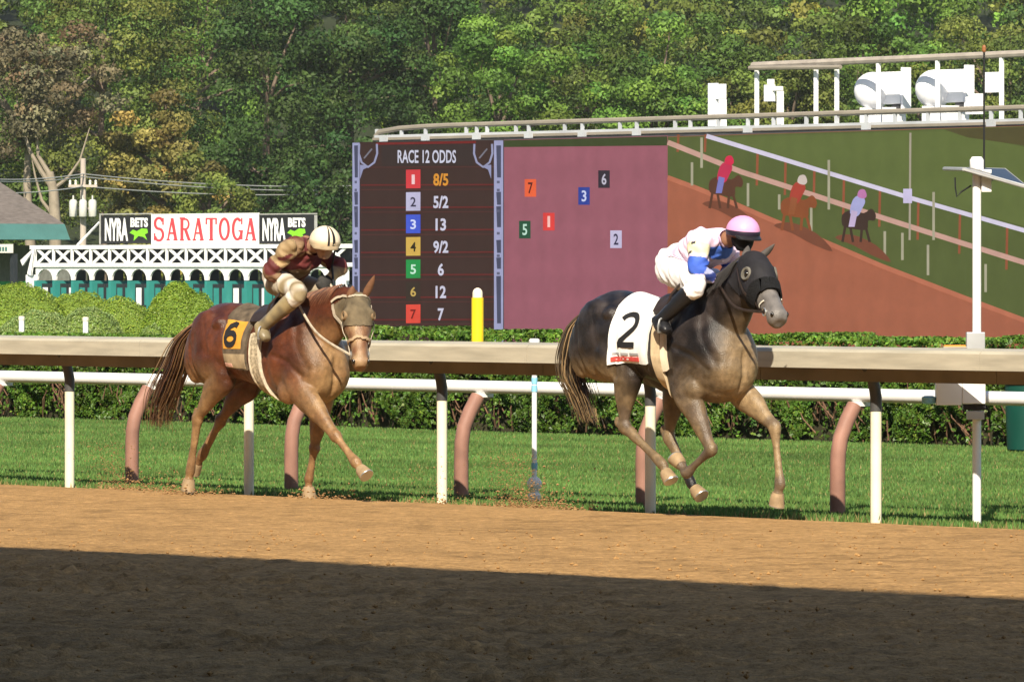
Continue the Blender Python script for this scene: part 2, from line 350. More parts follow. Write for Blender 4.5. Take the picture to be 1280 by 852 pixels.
# clipped hedge along the far side of the turf
HB = AB(*base(640, 541)[:2])[1]
m_leaf = M('hedge_leaf', (1, 1, 1), .45, .1, 3, attr=True, transl=.2, spec=.35)
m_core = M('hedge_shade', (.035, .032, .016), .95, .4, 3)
m_twig = M('hedge_twig', (.16, .09, .055), .9, .3, 9)
hd = thing('hedge', RF(-17, HB-.5, 0), 'long clipped green hedge with bare brown twigs low down behind the turf course', 'hedge')
HT = CH-(414-HY)*70.9/FPX
def htop(a): return HT-.10*(1-sstep(a, -23.6, -22.4))-.02
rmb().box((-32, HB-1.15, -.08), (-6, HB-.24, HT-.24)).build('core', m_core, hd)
n = 150000; a_ = rng.uniform(-32, -6, n); which = rng.random(n); T_ = htop(a_)+.05*(vnoise(a_, a_*0, .6, 20)-.5)
front = which < .66
h_ = np.where(front, T_*(1-rng.random(n)**1.0*.97), T_); bo_ = np.where(front, HB+.02, HB-rng.random(n)*1.2)
lump = (vnoise(a_, h_, .22, 21)-.5)*.22+(vnoise(a_, h_, .09, 22)-.5)*.10
bo_ = bo_+np.where(front, lump-.10*(1-h_/T_), 0); h_ = h_+np.where(front, 0, lump*.35-.01)
bare = front & (h_ < .62) & (vnoise(a_*1.0, h_*.7, .35, 23) < .24+.34*(1-h_/.62)); keep = ~bare | (rng.random(n) < .12)
a_, h_, bo_, front = a_[keep], h_[keep], bo_[keep], front[keep]; n = len(a_)
Pc = np.stack(RF(a_, bo_, h_), 1); Nn = np.where(front[:, None], np.array((NX, NY, .35))[None], np.array((0, 0, 1.))[None])
V, F = leaves(Pc, Nn, rng.uniform(.035, .07, n), .6, .75)
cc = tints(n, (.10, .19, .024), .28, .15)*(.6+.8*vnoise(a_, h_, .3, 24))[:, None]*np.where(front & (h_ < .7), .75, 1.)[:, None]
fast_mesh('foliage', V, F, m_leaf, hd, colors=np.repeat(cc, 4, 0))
mb = MB()
for i in range(550):
    a = random.uniform(-31, -7); b = HB-.12-random.random()*.1; h0 = random.uniform(0, .35); l_ = random.uniform(.2, .5); da = random.uniform(-.3, .3)
    mb.tube([RF(a, b, h0), RF(a+da*.5, b+random.uniform(0, .1), h0+l_*.5), RF(a+da, b+random.uniform(-.02, .12), h0+l_)], [.010, .008, .004], 4, cap=False)
mb.build('twigs', m_twig, hd)

# rounded shrubs behind the hedge
def shrub(name, blobs, zc, colr, label, lsz, n, sp=.10):
    lo = P(sum(b[0] for b in blobs)/len(blobs), 338, zc); o = thing(name, (lo[0], lo[1], 0), label, 'shrub', 'clipped shrubs behind the hedge')
    Ps, Ns = [], []; ar = [b[2]**2 for b in blobs]
    core = MB()
    for (px, top, rx, ry, dz), w in zip(blobs, ar):
        x, y, z = P(px, top, zc+dz); rx_ = rx/FPX*(zc+dz); rz = z-.05; c = np.array((x, y, .05)); k = int(n*w/sum(ar))
        d = rng.normal(0, 1, (k, 3)); d[:, 2] = np.abs(d[:, 2]); d[:, 1] = -np.abs(d[:, 1])*np.sign(rng.random(k)-.2); d /= np.linalg.norm(d, axis=1)[:, None]
        rr = 1+.05*(vnoise(d[:, 0]*3+px, d[:, 2]*3+d[:, 1], .35, 31)-.5)+.008*rng.normal(0, 1, k)
        Ps.append(c+d*np.array((rx_, rx_*.8, rz))*rr[:, None]); Ns.append(d)
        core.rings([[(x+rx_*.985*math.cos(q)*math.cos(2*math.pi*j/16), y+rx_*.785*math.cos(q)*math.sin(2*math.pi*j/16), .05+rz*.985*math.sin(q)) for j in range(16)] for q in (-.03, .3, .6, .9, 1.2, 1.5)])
    Pc = np.concatenate(Ps); Nn = np.concatenate(Ns); V, F = leaves(Pc, Nn, rng.uniform(.6, 1.3, len(Pc))*lsz, .5, .8)
    cc = tints(len(Pc), colr, sp, .1)*(.85+.3*vnoise(Pc[:, 0]+Pc[:, 1], Pc[:, 2]*1.5, .35, 33))[:, None]
    fast_mesh('foliage', V, F, m_leaf, o, colors=np.repeat(cc, 4, 0))
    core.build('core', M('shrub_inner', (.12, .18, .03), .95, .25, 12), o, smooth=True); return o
shrub('shrub', [(20, 354, 90, 0, 0), (100, 364, 70, 0, 1), (150, 372, 60, 0, 0), (-60, 360, 70, 0, 0)], 106, (.21, .30, .035), 'wide bright green clipped shrub below the white pavilion and starting gate', .036, 42000)
shrub('shrub', [(222, 353, 52, 0, 0), (250, 366, 30, 0, -1)], 104, (.20, .30, .035), 'round bright green shrub directly behind the chestnut horse', .036, 18000)
shrub('shrub', [(112, 383, 60, 0, 0), (50, 389, 80, 0, 0), (190, 405, 28, 0, -1), (-40, 398, 60, 0, 0)], 88, (.24, .33, .11), 'low pale green mounded shrub just over the rail at left', .030, 38000, .07)
# small posts behind the hedge
for px, py, lab in ((27, 395, 'short white marker post at far left in front of the pale mound'), (107, 396, 'short white marker post in front of the middle of the pale mound'), (1073, 415, 'short white marker post over the hedge under the video screen')):
    z = 82; o_ = Vector(((px-CX)/FPX*z, z, 0)); h = CH-(py-HY)*z/FPX
    pt = thing('marker_post', o_, lab, 'post', 'white marker posts behind the hedge')
    MB().lathe(o_, [(.036, -.02), (.036, h-.05)], 10).build('post', m_white, pt, smooth=True)
    MB().lathe(o_, [(.042, h-.0499), (.042, h-.01), (.025, h)], 10).build('cap', m_postw, pt, smooth=True)
ya, yh = Q(597, 372, -.13); o_ = Vector(RF(ya, -.13, 1.02)); h = yh-1.02; kq = 49/8000
yp = thing('yellow_pole', o_, 'bright yellow pole with a white domed top fixed behind the beige rail', 'pole')
MB().lathe(o_, [(7.6*kq, 0), (7.6*kq, h)], 18).build('pole', M('yellow_paint', (.80, .58, .02), .45, .05), yp, smooth=True)
MB().lathe(o_, [(6.4*kq, h+.001), (6.4*kq, h+.035), (5.6*kq, h+.055), (3.4*kq, h+.07), (1*kq, h+.076)], 18).build('cap', M('cap_cream', (.75, .66, .52), .5), yp, smooth=True)
rmb().box((ya-.06, -.082, 1.06), (ya+.06, .072, 1.10)).build('clamp', m_galv, yp)

# ------------------------------------------------------------------ lettering
def text2d(s, bold=.02):
    cu = bpy.data.curves.new('lettering', 'FONT'); cu.body = s; cu.offset = bold; cu.resolution_u = 3
    ob = bpy.data.objects.new('lettering', cu); COL.objects.link(ob)
    dg = bpy.context.evaluated_depsgraph_get(); me = bpy.data.meshes.new_from_object(ob.evaluated_get(dg))
    V = np.array([v.co[:2] for v in me.vertices]); F = [tuple(p.vertices) for p in me.polygons]
    bpy.data.objects.remove(ob); bpy.data.curves.remove(cu); bpy.data.meshes.remove(me)
    V -= V.min(0); V /= V.max(0); return V, F
def letters(name, s, rect, b, mat, parent, bold=.02):
    x0, y0, x1, y1 = rect; V, F = text2d(s, bold); mb = rmb()
    if s == '1': xm = (x0+x1)/2; x0, x1 = xm-(x1-x0)*.28, xm+(x1-x0)*.28
    pts = [Q(x0+(x1-x0)*u, y1-(y1-y0)*v, b) for u, v in V]
    mb.add([(a, b, h) for a, h in pts], F); return mb.build(name, mat, parent)
def ribbon(pts, w):                                   # flat stroke in 2d -> quads
    pts = [Vector(p) for p in pts]; L_, F = [], []
    for i, p in enumerate(pts):
        t = (pts[min(i+1, len(pts)-1)]-pts[max(i-1, 0)]).normalized(); nn = Vector((-t.y, t.x)); L_ += [p+nn*w/2, p-nn*w/2]
    return L_, [(2*i, 2*i+1, 2*i+3, 2*i+2) for i in range(len(pts)-1)]
def arc(cx, cy, rx, ry, a0, a1, n=10): return [(cx+rx*math.cos(R(a0+(a1-a0)*i/n)), cy+ry*math.sin(R(a0+(a1-a0)*i/n))) for i in range(n+1)]
SERIF = {  # strokes in a unit box: (points, width)
 'S': [(arc(.5, .74, .34, .23, 20, 180)+arc(.5, .74, .34, .23, 180, 262)[1:]+arc(.5, .26, .36, .25, 82, 0)+arc(.5, .26, .36, .25, 0, -165)[1:], .17), ([(.86, .68), (.86, .97)], .08), ([(.12, .03), (.12, .32)], .08)],
 'A': [([(.14, .04), (.5, .96)], .11), ([(.5, .96), (.84, .04)], .2), ([(.26, .33), (.72, .33)], .09), ([(0, .04), (.32, .04)], .08), ([(.62, .04), (1, .04)], .08)],
 'R': [([(.22, .04), (.22, .96)], .2), ([(.2, .92)]+arc(.55, .71, .27, .21, 90, -90)+[(.2, .5)], .12), ([(.52, .5), (.84, .05)], .19), ([(.02, .04), (.42, .04)], .08), ([(.02, .96), (.5, .96)], .08), ([(.74, .04), (1, .04)], .08)],
 'T': [([(.5, .04), (.5, .96)], .2), ([(.04, .94), (.96, .94)], .11), ([(.3, .04), (.7, .04)], .08), ([(.07, .7), (.07, .97)], .08), ([(.93, .7), (.93, .97)], .08)],
 'O': [(arc(.5, .5, .38, .44, 0, 360, 24), .17)],
 'G': [(arc(.5, .5, .38, .44, 50, 350, 22), .17), ([(.84, .06), (.84, .42)], .17), ([(.6, .42), (1, .42)], .08), ([(.88, .7), (.88, .97)], .07)]}

# ------------------------------------------------------------------ infield board
BB = BZ(440, 150)
ab, _ = Q(440, 300, BB); ae, _ = Q(1420, 300, BB)
board = thing('infield_board', RF((ab+ae)/2, BB-.8, 0), 'long low infield screen showing odds list, course tracker and live race video', 'screen')
m_case = M('board_case', (.05, .05, .055), .6, .2, 2)
hB = 0.35
def pq(pts, b): return [Q(x, y, b) for x, y in pts]
top_l = Q(440, 178, BB)[1]
rmb().box((ab, BB-1.4, hB), (ae, BB-.02, top_l)).build('cabinet', m_case, board)
for i in range(8):
    a = ab+.4+(ae-ab-.8)*i/7; rmb().box((a-.15, BB-1.2, -.05), (a+.15, BB-.3, hB-.002)).build('leg', m_case, board)
def scr(name, poly, lay, rgb, parent):
    b = BB+.012*lay; mb = rmb(); pts = pq(poly, b); mb.add([(a, b, h) for a, h in pts], [tuple(range(len(pts)))]); return mb.build(name, EM(rgb), parent)
def stroke(name, poly, w, lay, rgb, parent):
    V, F = ribbon(poly, w); b = BB+.012*lay; mb = rmb(); mb.add([(*((lambda q: (q[0], b, q[1]))(Q(p.x, p.y, b))),) for p in V], F); return mb.build(name, EM(rgb), parent)
def rect(x0, y0, x1, y1): return [(x0, y0), (x1, y0), (x1, y1), (x0, y1)]
# odds panel
YB = 436
mb = rmb(); p0 = pq([(441, 178), (629, 175), (629, YB), (441, YB)], BB); mb.add([(a, b, h) for b in (BB-.018, BB) for a, h in p0], [(0,1,2,3),(7,6,5,4),(0,4,5,1),(1,5,6,2),(2,6,7,3),(3,7,4,0)])
odds = mb.build('odds_panel', EM((64, 45, 40)), board)
scr('header', [(477, 180), (592, 178.5), (592, 207), (477, 208)], 1, (58, 46, 43), odds)
scr('header_line', [(470, 178.5), (595, 176.2), (595, 179.2), (470, 181.2)], 2, (120, 38, 36), odds)
for i in range(8):
    y = 207.5+i*28.05; scr('row_line', [(451, y+23), (618, y+22.4), (618, y+24.2), (451, y+24.8)], 2, (104, 40, 38), odds)
    scr('row_line', [(451, y+1.2), (618, y+.6), (618, y+1.6), (451, y+2.2)], 2, (88, 50, 46), odds)
for x0, x1 in ((440.5, 449.5), (617.5, 629)):
    scr('side_strip', [(x0, 178.6 if x0 < 500 else 175.8), (x1, 178.5 if x0 < 500 else 175.6), (x1, YB), (x0, YB)], 3, (160, 162, 196), odds)
    for y0, y1 in ((182, 222), (240, 256), (258, 284), (300, 316), (322, 336), (345, 404)):
        w = (x1-x0)*.24; scr('strip_ornament', [(x0+w, y0), (x1-w, y0-.3), (x1-w, y1), (x0+w*1.4, y1)], 4, (74, 76, 98), odds)
    for y0 in (226, 236, 262, 290, 318, 340): scr('strip_ornament', rect(x0+(x1-x0)*.3, y0, x0+(x1-x0)*.62, y0+3.2), 5, (96, 98, 120), odds)
for s_, xc in ((1, 460), (-1, 604)):
    stroke('corner_crest', [(xc-11, 180), (xc-11.5, 192), (xc-8, 203), (xc, 209), (xc+8, 203), (xc+11.5, 192), (xc+11, 180)], 2.6, 4, (150, 152, 182), odds)
    stroke('corner_crest', [(xc-5, 198), (xc+5, 186)], 2, 4, (120, 118, 128), odds)
    scr('corner_wedge', [(xc-10*s_, 206), (xc-10*s_, 224), (xc-6*s_, 212), (xc+3*s_, 207.5)], 3.5, (150, 152, 186), odds)
letters('title_lettering', 'RACE 12 ODDS', (497, 187.5, 570, 204), BB+.06, EM((205, 205, 222)), odds)
tile = [((215, 62, 68), '1', (245, 205, 205)), ((190, 186, 214), '2', (60, 55, 75)), ((70, 92, 205), '3', (215, 222, 250)), ((214, 176, 82), '4', (50, 40, 25)),
        ((40, 148, 74), '5', (205, 240, 215)), ((58, 48, 40), '6', (200, 170, 90)), ((226, 78, 62), '7', (120, 28, 24))]
val = ['8/5', '5/2', '13', '9/2', '6', '12', '7']
for i, (rgb, dgt, frgb) in enumerate(tile):
    y = 212.3+28.05*i; scr('number_tile', [(507.5, y), (525.5, y-.3), (525.5, y+23), (507.5, y+23.2)], 3, rgb, odds)
    letters('tile_numeral', dgt, (513, y+6, 520, y+18), BB+.06, EM(frgb), odds)
    w = 5.6*len(val[i])+2; letters('odds_lettering', val[i], (551-w/2, y+4.5, 551+w/2, y+20), BB+.06, EM((222, 150, 52) if i == 0 else (206, 204, 222)), odds, .03)
# course tracker
mb = rmb(); p0 = pq([(630, 175), (834, 169.7), (834, YB), (630, YB)], BB); mb.add([(a, b, h) for b in (BB-.018, BB) for a, h in p0], [(0,1,2,3),(7,6,5,4),(0,4,5,1),(1,5,6,2),(2,6,7,3),(3,7,4,0)])
trk = mb.build('course_panel', EM((154, 92, 104)), board)
scr('turf_stripe', [(630, 175.5), (834, 170.5), (834, 182), (630, 184)], 1, (62, 72, 38), trk)
for x, y, rgb, dgt, frgb in ((663, 235, (232, 98, 58), '7', (90, 30, 25)), (755, 224, (52, 44, 54), '6', (190, 185, 200)), (730, 245, (48, 66, 150), '3', (200, 205, 235)), (686, 277, (222, 66, 62), '1', (245, 190, 180)),
                             (656, 287, (38, 82, 58), '5', (190, 225, 205)), (770, 299, (198, 190, 218), '2', (60, 55, 80))):
    scr('number_tile', rect(x-7.2, y-11, x+7.2, y+11), 2, rgb, trk); letters('tile_numeral', dgt, (x-3, y-7, x+3, y+7), BB+.05, EM(frgb), trk)
# live video
mb = rmb(); p0 = pq([(834.5, 171), (1420, 153), (1420, YB+6), (834.5, YB)], BB); mb.add([(a, b, h) for b in (BB-.018, BB) for a, h in p0], [(0,1,2,3),(7,6,5,4),(0,4,5,1),(1,5,6,2),(2,6,7,3),(3,7,4,0)])
vid = mb.build('video_panel', EM((166, 98, 72)), board)
bnd = [(834.6, 219), (870, 232), (905, 246), (960, 270), (1014, 292), (1101, 329), (1205, 369), (1280, 397), (1420, 448)]
scr('video_turf', [(834.6, 171.5), (1420, 153.5)]+bnd[::-1], 1, (88, 98, 52), vid)
scr('video_turf_shade', [(1180, 162), (1420, 154.5), (1420, 200), (1280, 182), (1210, 172)], 2, (84, 78, 46), vid)
scr('video_turf_light', [(895, 172), (1180, 163), (1290, 186), (1420, 215), (1420, 330), (1290, 285), (1140, 245), (1031, 212)], 1.6, (97, 109, 57), vid)
stroke('video_track_edge', [(x, y+3) for x, y in bnd], 6, 2, (186, 112, 84), vid)
inr = lambda x: 180+(x-840)*(328-180)/440+(-3 if 900 < x < 1150 else 0)*0
wht = lambda x: 170+(x-885)*(287-170)/395
for x in (848, 882, 947, 982, 1018, 1055, 1100, 1148, 1200, 1259, 1310): stroke('video_rail_post', [(x, wht(x)+3 if x > 885 else 168), (x-1, inr(x)+16 if x > 885 else 190)], 3, 3, (150, 84, 56), vid)
stroke('video_rail', [(834.6, 178), (927, 215), (1014, 243), (1101, 271.5), (1200, 303), (1280, 328), (1420, 372)], 6.5, 4, (200, 158, 142), vid)
stroke('video_rail', [(883, 170), (1031, 215), (1140, 248), (1280, 288), (1420, 330)], 5.5, 4, (214, 206, 224), vid)
for x, y0, y1 in ((865, 203, 232), (877, 172, 210), (935, 229, 258), (1014, 256, 292), (1036, 200, 262), (1106, 289, 325), (1160, 306, 344), (1167, 240, 300), (974, 243, 262), (1128, 291, 325), (1232, 330, 365)):
    stroke('video_stake', [(x, y0), (x, y1)], 3.2, 5, (172, 166, 140), vid)
stroke('video_pole', [(1138, 166), (1137, 300)], 2.6, 5, (170, 160, 140), vid)
scr('video_flag', rect(1129, 236, 1140, 254), 6, (206, 196, 226), vid)
def vhorse(x, y, s, coat, silk, capc, legc):
    def X(pts):
        if len(pts) < 5: return [(x+p[0]*s, y+p[1]*s) for p in pts]
        out = []; m = len(pts)
        for i in range(m):
            p0, p1, p2, p3 = (np.array(pts[(i+k) % m], float) for k in (-1, 0, 1, 2))
            for t in (0, .33, .66): out.append(.5*((2*p1)+(-p0+p2)*t+(2*p0-5*p1+4*p2-p3)*t*t+(-p0+3*p1-3*p2+p3)*t**3))
        return [(x+p[0]*s, y+p[1]*s) for p in out]
    scr('video_shadow', X([(-30, 24), (-8, 20), (24, 34), (44, 56), (20, 48), (-6, 34)]), 5.5, (122, 72, 52), vid)
    scr('video_horse', X([(-20, -6), (-8, -12), (8, -8), (18, -14), (24, -6), (22, 2), (14, 2), (12, 14), (-10, 12), (-20, 8)]), 6, coat, vid)
    for lx, l2 in ((-16, -20), (-10, -6), (6, 4), (10, 16)): stroke('video_horse_leg', X([(lx, 8), (l2, 30)]), 3.4*s, 6.5, coat, vid)
    scr('video_rider', X([(-10, -8), (-6, -26), (4, -32), (10, -24), (6, -14), (0, -4)]), 7, silk, vid)
    scr('video_rider_leg', X([(-8, -12), (0, -10), (-4, 10), (-12, 10)]), 7.5, legc, vid)
    scr('video_cap', X([(0, -30), (2, -38), (9, -39), (12, -31), (8, -27)]), 8, capc, vid)
vhorse(906, 232, .95, (92, 58, 42), (196, 52, 84), (214, 44, 78), (122, 122, 186))
vhorse(997, 258, 1.0, (140, 78, 44), (170, 66, 52), (206, 190, 180), (150, 88, 52))
vhorse(1072, 274, .95, (66, 48, 40), (170, 170, 214), (190, 120, 170), (196, 176, 208))
# catwalk over the board
BC = BB-.35
cw = thing('board_catwalk', RF((ab+ae)/2, BC, top_l), 'white pipe railing and deck along the top of the infield screen', 'railing')
m_ggrey = M('catwalk_pipe', (.25, .22, .18), .5, .12, 2); m_deck = M('catwalk_deck', (.42, .44, .47), .5, .15, 1)
yt = lambda x: 157.5-(x-540)*(157.5-134.5)/740          # handrail row
yd = lambda x: 171-(x-540)*(171-152.5)/740              # deck row
pts = [(470, 175), (470, 170), (474, 165), (500, 160.5), (532, 158.2)]+[(x, yt(x)) for x in (560, 700, 850, 1000, 1150, 1300, 1420)]
MB().tube([RF(Q(x, y, BC)[0], BC, Q(x, y, BC)[1]) for x, y in pts], .062, 8).build('handrail', m_ggrey, cw, smooth=True)
a_l, h_l = Q(472, yd(472)+1, BC); a_r2, h_r2 = Q(1420, yd(1420), BC)
rmb().box((a_l, BC-.55, top_l+.02), (a_r2, BC+.10, top_l+.16)).build('deck', m_deck, cw)
rmb().box((a_l, BC+.101, top_l+.04), (a_r2, BC+.16, top_l+.10)).build('deck_edge_pipe', m_ggrey, cw)
hr = Q(900, yt(900), BC)[1]
for x in (471, 502, 532, 583, 596, 609, 645, 661, 706, 728, 775, 796, 844, 863, 898, 935, 967, 1008, 1046, 1083, 1119, 1160, 1200, 1239, 1276, 1315):
    a, h = Q(x, yt(x)+2, BC); hh2 = h if x > 530 else h-.05
    rmb().box((a-.035, BC-.03, top_l+.161), (a+.035, BC+.03, hr-.03 if x > 530 else hr-.06)).build('post', m_deck, cw)
for x in (480, 532, 596, 661, 728, 796, 935, 1083, 1239):
    a, h = Q(x, 170, BC+.2); rmb().box((a-.10, BC+.161, top_l-.02), (a+.10, BC+.26, top_l+.15)).build('bracket', m_deck, cw)
# upper pipe frame at the right, behind the tanks' deck
BD = BC-.50
uf = thing('upper_pipe_frame', RF(Q(1110, 75, BD)[0], BD, top_l+.16), 'tall weathered pipe frame standing over the catwalk at right', 'frame')
yu = lambda x: 82-(x-941)*(82-67)/340
MB().tube([RF(Q(x, yu(x), BD)[0], BD, Q(x, yu(x), BD)[1]) for x in (941, 1100, 1280, 1400)], .075, 8).build('top_pipe', M('weathered_pipe', (.33, .29, .25), .7, .2, 3), uf, smooth=True)
MB().tube([RF(Q(x, 85.5-(x-941)*.012, BD)[0], BD+.17, Q(x, 85.5-(x-941)*.012, BD)[1]) for x in (944, 1058)], .05, 8).build('stub_pipe', m_ggrey, uf, smooth=True)
for x in (946, 1020, 1046, 1098, 1172, 1252, 1330):
    a, h = Q(x, yu(x)+2, BD); rmb().box((a-.038, BD-.035, top_l+.161), (a+.038, BD+.035, h-.01)).build('upright', m_white, uf)
# white tanks and cabinets on the deck
m_tank = M('tank_white', (.82, .82, .84), .4, .04, 2)
def tank(x0, x1, yt_, yb_, lab):
    b = BD-.75; a0 = Q(x0+12, 110, b)[0]; a1 = Q(x1-9, 110, b)[0]; h1 = Q(x0, yt_, b)[1]; h0 = Q(x0, yb_, b)[1]; r = (h1-h0)/2; hc = (h0+h1)/2
    o = thing('white_tank', RF((a0+a1)/2, b, h0), lab, 'tank', 'white tanks above the screen')
    ac_, hc_ = Q(x0+25, (yt_+yb_)/2, b); mk = rmb()
    mk.rings([[(ac_+r*math.cos(q)*math.cos(2*math.pi*k/24), b+r*math.cos(q)*math.sin(2*math.pi*k/24), hc+r*math.sin(q)) for k in range(24)] for q in np.linspace(-1.5, 1.5, 13)]); mk.build('dome', m_tank, o, smooth=True)
    ax1 = Q(x1-8, 110, b+.1)[0]; ax0 = ac_-.02
    rmb().box((ax0, b-.30, hc-r*.72), (ax1, b-.02, hc+r*.985)).build('hood', m_tank, o, bevel=.02)
    rmb().box((ax1+.002, b-.28, h0-.02), (ax1+.07, b-.04, h1+.08)).build('end_frame', m_tank, o)
    rmb().box((ax1-.30, b-.26, h0-.03), (ax1-.06, b-.06, hc-r*.73)).build('hatch', m_case, o)
    for s_ in (.35, .9): rmb().box((a0+(a1-a0)*s_-.07, b-.35, top_l+.10), (a0+(a1-a0)*s_+.07, b+.35, h0+.04)).build('foot', m_tank, o)
    rmb().box((a0+(a1-a0)*.3, b-.45, top_l+.02), (a1+.1, b+.45, top_l+.099)).build('skid', m_deck, o)
tank(1066, 1128, 91, 138, 'white domed tank nearer the middle of the screen top')
tank(1143, 1207, 88, 136, 'white domed tank at the right above the screen')
def cabinet(name, boxes, bofs, lab):
    b = BC+bofs; bx = [(Q(x0, y1, b), Q(x1, y0, b)) for x0, y0, x1, y1 in boxes]; c = bx[0]
    o = thing(name, RF(c[0][0], b, min(q[0][1] for q in bx)), lab, 'cabinet')
    for i, (lo, hi) in enumerate(bx): rmb().box((lo[0], b-.05+.003*i, lo[1]), (hi[0], b+.05-.003*i, hi[1])).build('panel', m_tank, o)
cabinet('camera_housing', [(887, 104, 896, 164), (896.3, 105, 906, 124), (900, 124.3, 906.5, 168)], -.3, 'white two-legged housing standing on the catwalk left of the pipe frame')
cabinet('camera_housing', [(957, 106, 967, 127), (961, 99, 966, 105.8), (967.3, 108, 977, 113.5), (972.5, 113.8, 978, 168)], -.3, 'white hooked housing on a stalk under the left end of the pipe frame')
cabinet('equipment_cabinet', [(1231, 90, 1250.5, 116)], -.5, 'white square cabinet hung on the pipe frame upright near the antenna')
cabinet('equipment_cabinet', [(1217, 117, 1228, 143), (1209, 121, 1213, 143)], -.6, 'small white cabinet beside the right tank on the deck')

# ------------------------------------------------------------------ starting gate
GB = BZ(200, 240); m_teal = M('gate_teal', (.03, .22, .20), .5, .1, 2); m_gw = M('gate_white', (.80, .80, .80), .5, .06, 1.5); m_pad = M('gate_dark_pad', (.02, .025, .03), .7, .2, 3)
g0, _ = Q(52, 310, GB); g1, _ = Q(442, 310, GB)
gate = thing('starting_gate', RF((g0+g1)/2, GB, 0), 'white and teal starting gate with lattice truss, arched stalls and sign on top', 'starting gate')
hh_ = lambda x, y: Q(x, y, GB)[1]
H1 = hh_(200, 306); H2 = hh_(200, 311); H3 = hh_(200, 328.5); H4 = hh_(200, 333.5)
nst = 16; sw = (g1-g0)/nst
rmb().box((g0-.3, GB-.35, H2), (g1+.3, GB+.35, H1)).build('top_beam', m_gw, gate)
rmb().box((g0-.3, GB-.35, H4), (g1+.3, GB+.35, H3)).build('lower_beam', m_gw, gate)
rmb().box((g0-.2, GB-.33, H3+.002), (g1+.2, GB-.28, H2-.002)).build('rear_screen', m_pad, gate)
for i in range(nst):
    a0 = g0+i*sw; a1 = a0+sw
    mb = rmb(); z0, z1 = H3+.002, H2-.002; w_ = .05; xm0, xm1 = a0+.14, a1-.14
    for p, q, db in (((xm0, z0), (xm1, z1), 0), ((xm0, z1), (xm1, z0), .012)):
        V, F = ribbon([p, q], .11); mb.add([(v.x, GB+.30+db, v.y) for v in V]+[(v.x, GB+.26+db, v.y) for v in V], [(0,1,3,2), (4,6,7,5), (0,2,6,4), (1,5,7,3), (0,4,5,1), (2,3,7,6)])
    mb.build('lattice_cross', m_gw, gate)
    rmb().box((a0-.045, GB+.26, z0), (a0+.045, GB+.34, z1)).build('lattice_post', m_gw, gate)
    rmb().box((a0-.08, GB-.5, 0), (a0+.08, GB+.30, H4-.52)).build('stall_divider', m_teal, gate)
    mb = rmb(); aa = [a0+.10, a1-.10]; c = (aa[0]+aa[1])/2; rr = (aa[1]-aa[0])/2     # arch plate over each stall
    outer = [(a0+.0, H4-.5), (a0, H4-.002), (a1, H4-.002), (a1, H4-.5)]; inn = [(c+rr*math.cos(R(q)), H4-.5+.42*math.sin(R(q))) for q in range(0, 181, 20)]
    poly = outer+inn; nn = len(poly); mb.add([(x, GB+.20, z) for x, z in poly]+[(x, GB+.28, z) for x, z in poly], [tuple(range(nn)), tuple(range(nn, 2*nn))[::-1]]+[(k, (k+1) % nn, (k+1) % nn+nn, k+nn) for k in range(nn)])
    mb.build('stall_arch', m_gw, gate)
    for s_ in (0, 1):
        x0 = a0+.10+s_*(sw/2-.09); d_ = rmb().box((x0, GB-.02, .35), (x0+sw/2-.13, GB+.06, 1.30)).build('stall_door', m_pad, gate)
        rmb().box((x0+.08, GB+.061, .5), (x0+sw/2-.21, GB+.075, 1.15)).build('door_pad', m_teal if (i*7+s_*3) % 5 else m_gw, d_)
    rmb().box((a0+.1, GB-1.3, .2), (a1-.1, GB-1.25, H4-.1)).build('rear_door', m_pad, gate)
for px0, s_ in ((44, 1), (432, -1)):
    a, _ = Q(px0, 320, GB); mb = rmb()
    mb.box((a-.12, GB+.02, 0), (a+.22, GB+.36, H4-.3)).build('end_post', m_gw, gate)
    V, F = ribbon([(a-.3*s_, H3), (a+.5*s_, H2), (a+.2*s_, H4-.3)], .26); mb = rmb(); mb.add([(v.x, GB+.37, v.y) for v in V]+[(v.x, GB+.44, v.y) for v in V], F+[tuple(6+k for k in f)[::-1] for f in F]); mb.build('end_brace', m_gw, gate)
# sign on the gate
def pane(name, x0, y0, x1, y1, mat, t=0, par=gate):
    b = GB+.05+t; a0, h0 = Q(x0, y1, b); a1, h1 = Q(x1, y0, b); return rmb().box((a0, b-.06, h0), (a1, b, h1)).build(name, mat, par)
m_sblk = M('sign_black', (.02, .02, .022), .5, .1); m_sgrey = M('sign_frame', (.35, .35, .33), .6); m_red = M('sign_red', (.62, .06, .075), .5, .05); m_lime = M('sign_lime', (.22, .62, .03), .5, .1)
ps = [pane('sign_panel', 126, 269, 188, 304.5, m_sblk), pane('sign_panel', 189, 266, 323, 305.5, m_gw, .02), pane('sign_panel', 324, 266.5, 393, 304.5, m_sblk)]
for p_, x0, x1 in ((ps[0], 124, 189), (ps[2], 323, 395)):
    pane('panel_frame', x0, 266.3, x1, 268.6, m_sgrey, .01, p_)
    pane('panel_frame', x0 if x0 < 200 else x1-2.2, 268.8, (x0+1.8) if x0 < 200 else x1, 305, m_sgrey, .01, p_)
mb = rmb(); bt = GB+.075; ly = 0
for i, ch in enumerate('SARATOGA'):
    x0 = 191.5+i*16.35; x1 = x0+14.2
    for pts, w in SERIF[ch]:
        V, F = ribbon([(p[0]*.46, p[1]) for p in pts], w*.62); ly += 1; b = bt+.0015*(ly % 7)
        if w < .10: V, F = ribbon([(p[0]*.46, p[1]) for p in pts], w*.8)
        pp = [Q(x0+(x1-x0)*v.x/.46, 301-(301-271.5)*v.y, b) for v in V]; mb.add([(a, b, h) for a, h in pp], F)
mb.build('red_lettering', m_red, ps[1])
